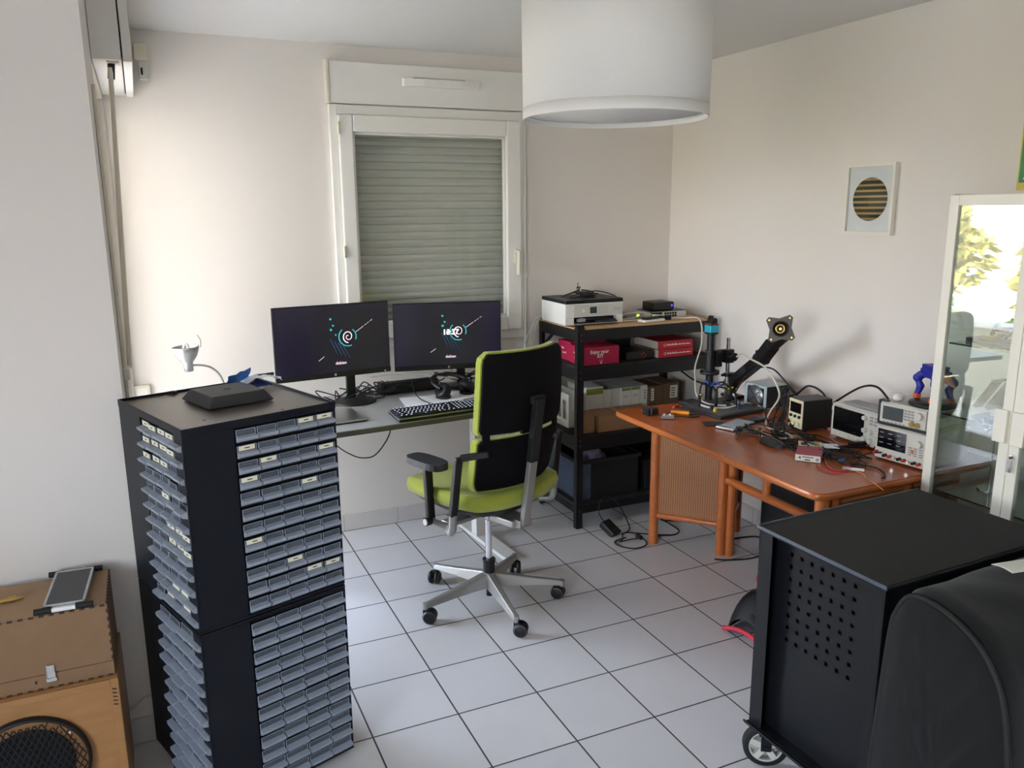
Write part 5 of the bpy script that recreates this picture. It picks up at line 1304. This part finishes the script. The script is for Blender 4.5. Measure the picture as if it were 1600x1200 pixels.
ob('shell', g(dark_m).grid(f(.031), 16, 10), t); ob('base', g(black_m).grid(lambda u, v: (-.061 + .122 * u, .032 * (2 * v - 1) * math.sqrt(max(0, 1 - (2 * u - 1) ** 4)), .001), 16, 4, (0, 0, .002)), t)
t = thing('red_lidded_box', 'small white box with red lid and printed side near the table front', 'box', (1.385, -1.90, TT), -.86)
q = g(boxw_m).box(-.005, .088, 0, .115, .001, .026)
ob('tray', q, t, .001); ob('lid', g(M('faded_red', (160, 60, 76), .5)).box(-.006, .089, -.001, .116, .0265, .030), t, .001)
q = g(ink_m).box(.008, .016, -.0006, 0, .012, .018).box(.02, .062, -.0006, 0, .017, .020).box(.03, .05, -.0006, 0, .006, .010); q.mat(grey_m).box(.07, .082, -.0006, 0, .006, .018); ob('print', q, t)
q = g(M('pale_board', (206, 206, 192), .5)).box(-.03, .06, -.035, .035, .0, .004); q.mat(dark_m).box(-.02, .0, -.02, .0, .004, .009); q.mat(gold_m).box(.03, .05, -.03, .03, .004, .006)
tag(ob('circuit_card', q, loc=(1.53, -1.80, TT + .02), rz=-.75), 'pale circuit card leaning beside the red lidded box', 'circuit board')
q = g(paper_m).box(-.03, .03, -.03, .03, .0, .004); tag(ob('white_card', q, loc=(1.60, -1.86, TT + .018), rz=-.6, bev=.002), 'white rounded card lying over the black cables', 'card')
q = g(black2_m).box(-.05, .06, -.03, .03, .001, .018); tag(ob('black_box', q, loc=(1.505, -1.875, TT), rz=-.7, bev=.003), 'flat black box beside the red lidded box', 'box')
rnd = random.Random(8)
TCL = 'black test cable tangled on the table before the instruments'
for k in range(15):
    cx0, cy0 = rnd.uniform(1.52, 1.63), rnd.uniform(-1.95, -1.55); a = rnd.uniform(0, 6.28); L_ = []
    for i in range(8):
        a += rnd.choice((-1, 1)) * rnd.uniform(.3, 1.0) if i % 3 == 0 else rnd.uniform(.4, .9); r_ = rnd.uniform(.05, .15)
        L_.append((min(1.69, cx0 + r_ * .8 * math.cos(a)), max(-2.12, cy0 + r_ * 1.5 * math.sin(a)), TT + .004 + .012 * rnd.random() + (.02 if i == 4 else 0)))
    cable('test_cable', TCL, L_, .0028, wireb_m, 'tangled black test cables', sub=6)
for k in range(8):
    ox, oy = -.0062 * (k - 3.5), .0062 * (k - 3.5); dz = .012 * math.sin(k * 2.1); jx = rnd.uniform(-.02, .02)
    cable('supply_wire', 'black wire fanning out of the grey computer power supply', [(x + ox, y + oy, TT + z) for x, y, z in ((1.95, -1.19, .07), (1.92, -1.25, .100 + dz), (1.84 + jx, -1.34 - jx, .085 + dz), (1.73 - jx, -1.42 + jx, .05 + dz), (1.65, -1.50, .014), (1.58 + 2 * jx, -1.60, .008 + abs(dz)))], .0036, wireb_m, 'wires of the computer power supply')
cable('white_cable', 'white cable looping from the microscope knob down to the cable heap', [(1.785, -1.05, TT + .24), (1.76, -1.12, TT + .268), (1.72, -1.23, TT + .262), (1.705, -1.36, TT + .235), (1.70, -1.45, TT + .14), (1.70, -1.40, TT + .05), (1.66, -1.42, TT + .012), (1.60, -1.50, TT + .008), (1.60, -1.60, TT + .012), (1.57, -1.68, TT + .012), (1.52, -1.66, TT + .01)], .0044, wirew_m)
cable('power_cable', 'black cord arching over the oscilloscope along the wall', [(1.93, -1.50, TT + .05), (1.94, -1.56, TT + .11), (1.95, -1.67, TT + .19), (1.95, -1.756, TT + .209), (1.94, -1.83, TT + .17), (1.93, -1.90, TT + .12)], .005, wireb_m)
cable('power_cable', 'black cord arching over the small bench supply along the wall', [(1.93, -1.25, TT + .06), (1.92, -1.33, TT + .095), (1.91, -1.41, TT + .15), (1.92, -1.49, TT + .13), (1.93, -1.54, TT + .05)], .005, wireb_m)
cable('power_cable', 'black cord running from the microscope stand behind the arm', [(1.79, -1.02, TT + .02), (1.83, -1.10, TT + .17), (1.87, -1.20, TT + .20), (1.90, -1.28, TT + .14), (1.95, -1.33, TT + .06)], .004, wireb_m)
t = thing('probe_connector', 'brown and gold multi pin connector sticking out of the black wires', 'connector', (1.83, -1.43, TT + .10), .9)
ob('shell', g(M('connector_brown', (110, 84, 56), .5)).box(-.05, .02, -.012, .012, -.01, .012), t, .003); ob('pin', g(gold_m).cyl((.02, .0, .002), (.04, 0, .006), .002, n=8), t)
for k, (m_, lb, L_) in enumerate(((M('wire_red', (190, 40, 40), .5), 'red test lead lying behind the crocodile clip', [(1.50, -1.93, TT + .006), (1.44, -2.0, TT + .005), (1.42, -2.06, TT + .004), (1.46, -2.08, TT + .004), (1.51, -2.04, TT + .006), (1.50, -1.97, TT + .008)]),
        (M('wire_red', (190, 40, 40), .5), 'red test lead nearest the table front edge', [(1.41, -1.98, TT + .004), (1.385, -2.03, TT + .004), (1.40, -2.08, TT + .004), (1.45, -2.10, TT + .004), (1.49, -2.08, TT + .004)]),
        (M('wire_orange', (220, 130, 60), .5), 'thin orange wire hanging over the table end edge', [(1.475, -2.11, TT + .006), (1.47, -2.15, TT + .006), (1.455, -2.17, TT + .003), (1.43, -2.235, TT + .004), (1.415, -2.285, TT - .002)]),
        (wireb_m, 'black lead bending forward from the crocodile clip', [(1.50, -2.0, TT + .005), (1.57, -2.09, TT + .006), (1.56, -2.15, TT + .005), (1.53, -2.19, TT + .004), (1.50, -2.20, TT + .004)]))):
    cable('test_lead', lb, L_, (.0026, .0026, .0016, .0032)[k], m_)
cable('test_lead', 'black lead with red plug reaching the laboratory supply', [(1.50, -1.96, TT + .006), (1.57, -2.0, TT + .012), (1.63, -2.02, TT + .03), (1.672, -2.045, TT + .034)], .0028, wireb_m)
q = g(redp_m).cyl((0, 0, 0), (.03, .008, 0), .006, n=10); tag(ob('red_plug', q, loc=(1.645, -2.03, TT + .034)), 'red plug pushed towards the laboratory supply posts', 'plug')
t = thing('crocodile_clip', 'pale crocodile clip on red and black test leads', 'clip', (1.475, -2.085, TT), -.9)
ob('jaw', g(alu_m).beam((-.03, 0, .006), (.03, 0, .008), .008, .006).beam((-.03, 0, .012), (.03, .002, .010), .007, .004), t); ob('sleeve', g(boxw_m).cyl((.0, 0, .008), (.045, 0, .009), .006, n=10), t)
q = g(black_m).cyl((0, 0, .008), (.09, .012, .010), .008, n=12).cyl((.03, 0, .02), (.11, .02, .02), .009, n=12)
tag(ob('scope_probe', q, loc=(1.66, -1.86, TT), rz=-.5), 'pair of black scope probes before the oscilloscope', 'probe')
q = g(blue_m).cbox((0, 0, .012), (.03, .016, .006), rz=.4); q.mat(alu_m).cbox((-.02, -.008, .012), (.012, .014, .005), rz=.4)
tag(ob('memory_stick', q, loc=(1.525, -1.995, TT)), 'blue memory stick lying among red leads', 'memory stick')
# black box under the table
t = thing('desktop_computer', 'black computer case standing under the orange table', 'computer', (1.96, -1.40, 0))
ob('case', g(black2_m).box(-.10, .10, -.20, .20, .012, .44), t, .004); ob('foot', g(rubber_m).box(-.09, .09, -.18, -.15, 0, .012).box(-.09, .09, .15, .18, 0, .012), t)

# ------------------------------------------------------------------ glass display cabinet
t = thing('glass_cabinet', 'tall white framed glass display cabinet standing against the wall', 'cabinet', (1.674, -2.242, 0))
CW, CD, CH = .612, .412, 1.751   # along -y, along +x, height
def fr_(gg, y0, y1, x0, x1, z0, z1): return gg.box(x0, x1, -y1, -y0, z0, z1)
q = g(wpaint_m)
for y0, y1, x0, x1 in ((0, .02, 0, .02), (0, .02, CD - .02, CD), (CW - .02, CW, 0, .02), (CW - .02, CW, CD - .02, CD)): fr_(q, y0, y1, x0, x1, .0, CH)
fr_(q, 0, CW, 0, CD, CH - .02, CH); fr_(q, 0, CW, 0, CD, .08, .11); fr_(q, 0, CW, 0, .02, .0, .08)
ob('frame', q, t, .002)
fr_(q := g(wpaint_m), .02, CW - .02, CD - .006, CD - .002, .11, CH - .02); 
for y0 in (.003, ): ob('side_glass', g(cglass_m).box(.02, CD - .02, -y0 - .004, -y0, .11, CH - .02), t)
ob('side_glass', g(cglass_m).box(.02, CD - .02, -CW + .003, -CW + .007, .11, CH - .02), t)
for k, (a, b) in enumerate(((0.002, .305), (.307, CW - .002))):
    d_ = g(wpaint_m)
    fr_(d_, a, a + .034, -.022, -.002, .09, CH - .003); fr_(d_, b - .034, b, -.022, -.002, .09, CH - .003); fr_(d_, a + .034, b - .034, -.022, -.002, CH - .038, CH - .003); fr_(d_, a + .034, b - .034, -.022, -.002, .09, .13)
    dd = ob('door', d_, t, .002)
    ob('pane', g(cglass_m).box(-.014, -.010, -b + .034, -a - .034, .13, CH - .038), dd)
    y = b - .017 if k == 0 else a + .017
    ob('handle', g(wpaint_m).box(-.036, -.022, -y - .022 + (.012 if k == 0 else -.012), -y + .022 + (.012 if k == 0 else -.012) - (.0 if k == 0 else 0), .955, 1.065), dd, .003)
    if k == 1:
        ob('lock', g(chrome_m).cyl((-.03, -y + .002, .915), (-.022, -y + .002, .915), .009, n=14), dd)
        ob('key', g(chrome_m).beam((-.045, -y + .002, .915), (-.03, -y + .002, .915), .003, .01).box(-.034, -.032, -y - .004, -y + .010, .865, .905), dd)
for z in (.70, .985, 1.24, 1.487): ob('glass_shelf', g(cglass_m).box(.022, CD - .022, -CW + .022, -.022, z, z + .006), t)
for z in (.70, .985, 1.24, 1.487): ob('shelf_edge', g(glass_mat('shelf_edge_glass', (.35, .5, .45))).box(.0215, .0222, -CW + .022, -.022, z, z + .006), t)
# contents
t = thing('robot_arm_model', 'black robot arm model on a black board inside the glass cabinet', 'model', (1.86, -2.40, 1.2465))
q = g(dark_m).box(-.09, .09, -.12, .13, .0, .012); ob('board', q, t, .002)
q = g(black_m).tube(spline([(0, .10, .012), (0, .092, .03), (0, .07, .09), (0, .06, .115)], 4), .008, 8).beam((0, .06, .115), (0, -.05, .125), .02, .022).beam((0, .085, .04), (0, -.03, .055), .012, .012).beam((0, .065, .11), (0, .0, .06), .01, .01); ob('linkage', q, t)
ob('base_box', g(black_m).box(-.03, .03, -.10, -.03, .012, .11), t, .003); ob('label', g(boxw_m).box(-.0312, -.03, -.075, -.045, .06, .08), t)
q = g(chrome_m).cyl((0, .06, .115), (0, .066, .135), .012, n=12).cyl((-.02, .02, .012), (.0, .0, .05), .008, n=10).cyl((-.02, .04, .012), (-.01, .02, .045), .006, n=10); ob('steel_joint', q, t)
q = g(gold_m).cyl((0, .10, .013), (0, .10, .017), .022, n=18).cyl((0, -.0, .012), (0, -.0, .03), .014, n=14); ob('brass_disc', q, t)
for i, y in enumerate((-2.30, -2.345, -2.41, -2.455)):
    q = g(M('dark_cover', (26, 27, 30), .4)); q.T = Matrix.Rotation(.55, 4, 'X'); q.box(-.04, .04, .0, .012, .0, .12); q.mat(lgrey_m).box(-.041, .041, .013, .020, .0, .118)
    tag(ob('leaning_plate', q, loc=(1.86, y, .9915 + .012)), ('first', 'second', 'third', 'fourth')[i] + ' leaning grey plate on the cabinet shelf, counted from the instruments', 'plate', 'leaning plates in the cabinet')
t = thing('engine_model', 'shiny silver and brass mechanical model in the glass cabinet', 'model', (1.86, -2.36, .7065))
ob('foot', g(chrome_m).cyl((0, 0, 0), (0, 0, .006), .04, n=24).cyl((0, 0, .006), (0, 0, .2), .004, n=10), t)
q = g(chrome_m)
for i in range(12):
    a = 2 * PI * i / 12; q.sph((.03 * math.cos(a), .034 * math.sin(a), .235 + .018 * math.sin(3 * a)), .012, 8, 6)
q.sph((0, 0, .245), .022, 12, 8); ob('body', q, t)
q = g(gold_m)
for i in range(6):
    a = 2 * PI * i / 6 + .3; q.cyl((0, 0, .24), (.042 * math.cos(a), .042 * math.sin(a), .24), .007, n=8)
ob('brass_spoke', q, t)

# ------------------------------------------------------------------ black tool cart
t = thing('tool_cart', 'black steel tool cart with perforated side and spoked casters', 'cart', (1.082, -2.650, 0), .027)
CX, CY, C0, C1 = .342, .220, .150, .795
q = g(cart_m)
q.box(-CX, -CX + .002, CY - .052, CY, C0, C1 - .012).box(-CX, -CX + .040, -CY, -CY + .034, C0, C1 - .012)         # stiles
q.box(-CX, CX, CY - .004, CY, C0, C1 - .012).box(-CX, CX, -CY, -CY + .004, C0, C1 - .012).box(CX - .004, CX, -CY, CY, C0, C1 - .012)
q.box(-CX - .002, CX, -CY - .004, CY + .004, C0 - .008, C0)
ob('frame', q, t, .002)
ob('inner_wall', g(black2_m).box(-CX + .10, -CX + .102, -CY + .004, CY - .004, C0, C1 - .014), t)
ob('top', g(cart_m).box(-CX - .006, CX + .006, -CY - .006, CY + .006, C1 - .014, C1 - .003), t, .003)
ob('rim', g(M('pale_steel_edge', (78, 84, 96), .4)).box(-CX - .008, -CX - .004, -CY - .006, CY + .006, C1 - .008, C1 + .002).box(-CX, CX, CY + .003, CY + .007, C1 - .008, C1 + .003), t, .001)  # rim strips coloured a lighter blue-grey than the cart steel
ob('rubber_mat', g(cartrub_m).box(-CX, CX, -CY, CY + .001, C1 - .003, C1), t)
# perforated sheet : strips around square holes
q = g(cart_m); ya, yb = CY - .004, -CY + .034; px_ = -CX + .038
hy = [.127 - .0375 * k for k in range(7)]; hz = [C1 - .0625 - .0383 * k for k in range(8)]; s2 = .006
edges = []; z = C1 - .014
for hzc in hz:
    q.box(px_, px_ + .0015, yb, ya, hzc + s2, z)
    y = ya
    for hyc in hy:
        q.box(px_, px_ + .0015, hyc + s2, y, hzc - s2, hzc + s2); y = hyc - s2
    q.box(px_, px_ + .0015, yb, y, hzc - s2, hzc + s2); z = hzc - s2
q.box(px_, px_ + .0015, yb, ya, C0, z); ob('perforated_sheet', q, t)
ob('bottom_lip', g(cart_m).box(-CX - .012, -CX, -CY - .004, CY + .008, C0 - .008, C0 - .003).tube([(-CX - .012, -CY - .004, C0 - .001), (-CX - .012, CY + .010, C0 - .001)], .0035, 8), t)
for sx, sy in ((-1, 1), (1, 1), (-1, -1), (1, -1)):
    x, y = sx * (CX - .045), sy * (CY - .03)
    c = ob('caster', g(cart_m).box(-.03, .03, -.03, .03, C0 - .0115, C0 - .0085).box(-.02, .02, -.025, .025, C0 - .014, C0 - .011).box(-.016, .016, -.0235, -.0205, .06, C0 - .011).box(-.016, .016, .0205, .0235, .06, C0 - .011).cyl((0, -.026, .07), (0, .026, .07), .009, n=12), t)
    c.location = (x, y, 0); c.rotation_euler = (0, 0, -.62 if sx < 0 and sy > 0 else .6)
    ob('tyre', g(rubber_m).lathe([(.052, -.016), (.064, -.016), (.069, -.011), (.069, .011), (.064, .016), (.052, .016), (.052, -.016)], 40, (0, 0, .07), 'Y'), c)
    w_ = g(lgrey_m).lathe([(.047, -.013), (.0525, -.0145), (.0525, .0145), (.047, .013), (.047, -.013)], 40, (0, 0, .07), 'Y').cyl((0, -.0185, .07), (0, .0185, .07), .014, n=18)
    for k in range(5):
        a = 2 * PI * k / 5 + .3; w_.beam((.01 * math.cos(a), 0, .07 + .01 * math.sin(a)), (.05 * math.cos(a), 0, .07 + .05 * math.sin(a)), .019, .027, (0, 1, 0))
    ob('spoked_wheel', w_, c)

# ------------------------------------------------------------------ black futon sofa
t = thing('futon_sofa', 'black padded futon sofa backrest in front of the tool cart', 'sofa', (.735, -2.955, 0))
rnd = random.Random(2)
prof = [(.052, .04), (.050, .40), (.046, .70), (.036, .765), (.012, .812), (-.03, .828), (-.09, .822), (-.15, .80), (-.20, .765), (-.245, .70), (-.275, .60), (-.295, .48), (-.31, .30), (-.32, .04)]
prof = [(p.x, p.y) for p in spline([(a, b, 0) for a, b in prof], 4)]
n = len(prof); q = g(futon_m); NX = 40; LN = 1.345; vs = []
for i in range(NX + 1):
    x = LN * i / NX
    puff = 1.0
    for a, b in prof:
        k = .012 * math.sin(x * 9 + b * 6) * (.3 + b) + .006 * math.sin(x * 31 + a * 40)
        e = min(1, x / .05); s_ = .965 + .035 * math.sqrt(max(0, 1 - (1 - e) ** 2))
        vs.append((x - .045 * max(0, .8 - b) / .8 * max(0, 1 - x / .4), -.13 + (a + .13) * s_ * (1 + k * .25 * (i > 1)), b * (s_ + (1 - s_) * .2) + k * .35 * (i > 1)))
fs = [(i * n + k, i * n + k + 1, i * n + n + k + 1, i * n + n + k) for i in range(NX) for k in range(n - 1)]
q.add(vs, fs, True)
ob('back_cover', q, t)
q = g(futon_m); m_ = 12; vs = []
for j in range(m_ + 1):
    k_ = j / m_
    for a, b in prof:
        y = -.13 + (a + .13) * k_; z = .38 + (b - .38) * k_
        vs.append((-.045 * max(0, .8 - z) / .8 - .012 * (1 - k_ ** 3) - .006 * (max(0, math.sin((y * 70 + z * 42))) ** 3) * (k_ < .98), -.13 + (y + .13) * .966, z * (1 if k_ < 1 else .972)))
q.add(vs, [(j * n + k, j * n + k + 1, j * n + n + k + 1, j * n + n + k) for j in range(m_) for k in range(n - 1)], True); ob('end_panel', q, t)
q = g(black2_m).tube([(.004 - .045 * max(0, .8 - b) / .8, -.13 + (a + .13) * .985, b * .982) for a, b in prof], .0065, 8); ob('piping', q, t)
q = g(black2_m).tube([(.10 + .035 * i / 10, .03 - .34 * i / 10, .826 + .012 * math.sin(PI * i / 10) - .12 * max(0, i / 10 - .55) ** 1.2) for i in range(11)], .003, 6)
q = g(M('cream_cloth_label', (222, 222, 210), .8)); q.grid(lambda u, v: (.275 + .13 * u, -.005 - .055 * v - .02 * u, .8335 + .004 * math.sin(PI * v)), 8, 5, (0, 0, .002)); ob('white_tag', q, t, 0, 'white cloth tag')

# black and red bag behind the cart
t = thing('shoulder_bag', 'black bag with red piping lying on the tiles behind the cart', 'bag', (1.375, -1.82, 0), .2)
f = lambda u, v: (.17 * (2 * u - 1) * (1 - .15 * v), .11 * math.cos(PI * v) * (1 - .3 * (2 * u - 1) ** 4), .19 * math.sin(PI * v) * (1 - .55 * abs(2 * u - 1) ** 3) * (1 + .08 * math.sin(9 * u)) + .002)
ob('body', g(M('bag_nylon', (20, 20, 22), .6, bump=.3, bscale=60)).grid(f, 18, 14), t)
q = g(bagred_m).tube([(-.168, .098 - .2 * k / 12, .016 + .026 * math.sin(PI * k / 12)) for k in range(13)], .010, 8); ob('red_piping', q, t)
q = g(bagred_m).tube(spline([(-.03, .02, .19), (-.05, .03, .23), (0, .04, .245), (.05, .03, .22), (.04, .02, .19)], 5), .008, 8); ob('handle', q, t)
ob('strap', g(rubber_m).tube(spline([(-.13, -.07, .05), (-.14, -.03, .10), (-.11, .02, .12), (-.08, .05, .10)], 5), .012, 8), t)
# ------------------------------------------------------------------ light
wd = bpy.data.worlds.new('sky'); bpy.context.scene.world = wd; wd.use_nodes = True
N = wd.node_tree.nodes; L = wd.node_tree.links; bg = N['Background']
tc = N.new('ShaderNodeTexCoord'); sp = N.new('ShaderNodeSeparateXYZ'); L.new(tc.outputs['Generated'], sp.inputs[0])
rp = N.new('ShaderNodeValToRGB'); e = rp.color_ramp.elements
mr = N.new('ShaderNodeMapRange'); mr.inputs['From Min'].default_value = -1; L.new(sp.outputs['Z'], mr.inputs['Value']); L.new(mr.outputs['Result'], rp.inputs[0])
e[0].position = .48; e[0].color = (.36, .31, .27, 1); e[1].position = .52; e[1].color = (.95, .96, 1.0, 1)
x = e.new(.62); x.color = (.74, .85, 1.0, 1); x = e.new(.85); x.color = (.56, .70, 1.0, 1)
L.new(rp.outputs[0], bg.inputs['Color']); bg.inputs['Strength'].default_value = SKY
def portal(name, loc, rot, sx, sy):
    l = bpy.data.lights.new(name, 'AREA'); l.shape = 'RECTANGLE'; l.size = sx; l.size_y = sy; l.cycles.is_portal = True
    o = bpy.data.objects.new(name, l); C.objects.link(o); o.location = loc; o.rotation_euler = rot
portal('window_portal', (XL - .02, -.505, 1.1), (0, -PI / 2, 0), 2.1, .86)
portal('window_portal', (XO - .02, (WA + WB) / 2, (WC + WD) / 2), (0, -PI / 2, 0), WD - WC, WB - WA)
sun = bpy.data.lights.new('sun', 'SUN'); sun.energy = SUN; sun.angle = .01; sun.color = (1, .93, .78)
so = bpy.data.objects.new('sun', sun); C.objects.link(so); so.rotation_euler = (0, math.radians(48), math.radians(-12))
sc = bpy.context.scene
sc.view_settings.view_transform = 'Standard'; sc.view_settings.look = 'None'; sc.view_settings.gamma = 1; sc.view_settings.use_curve_mapping = False
sc.view_settings.exposure = EXPO
sc.cycles.use_denoising = True
sc.cycles.max_bounces = 10; sc.cycles.diffuse_bounces = 6; sc.cycles.transparent_max_bounces = 16; sc.cycles.caustics_reflective = False; sc.cycles.caustics_refractive = False
sc.cycles.sample_clamp_indirect = 6
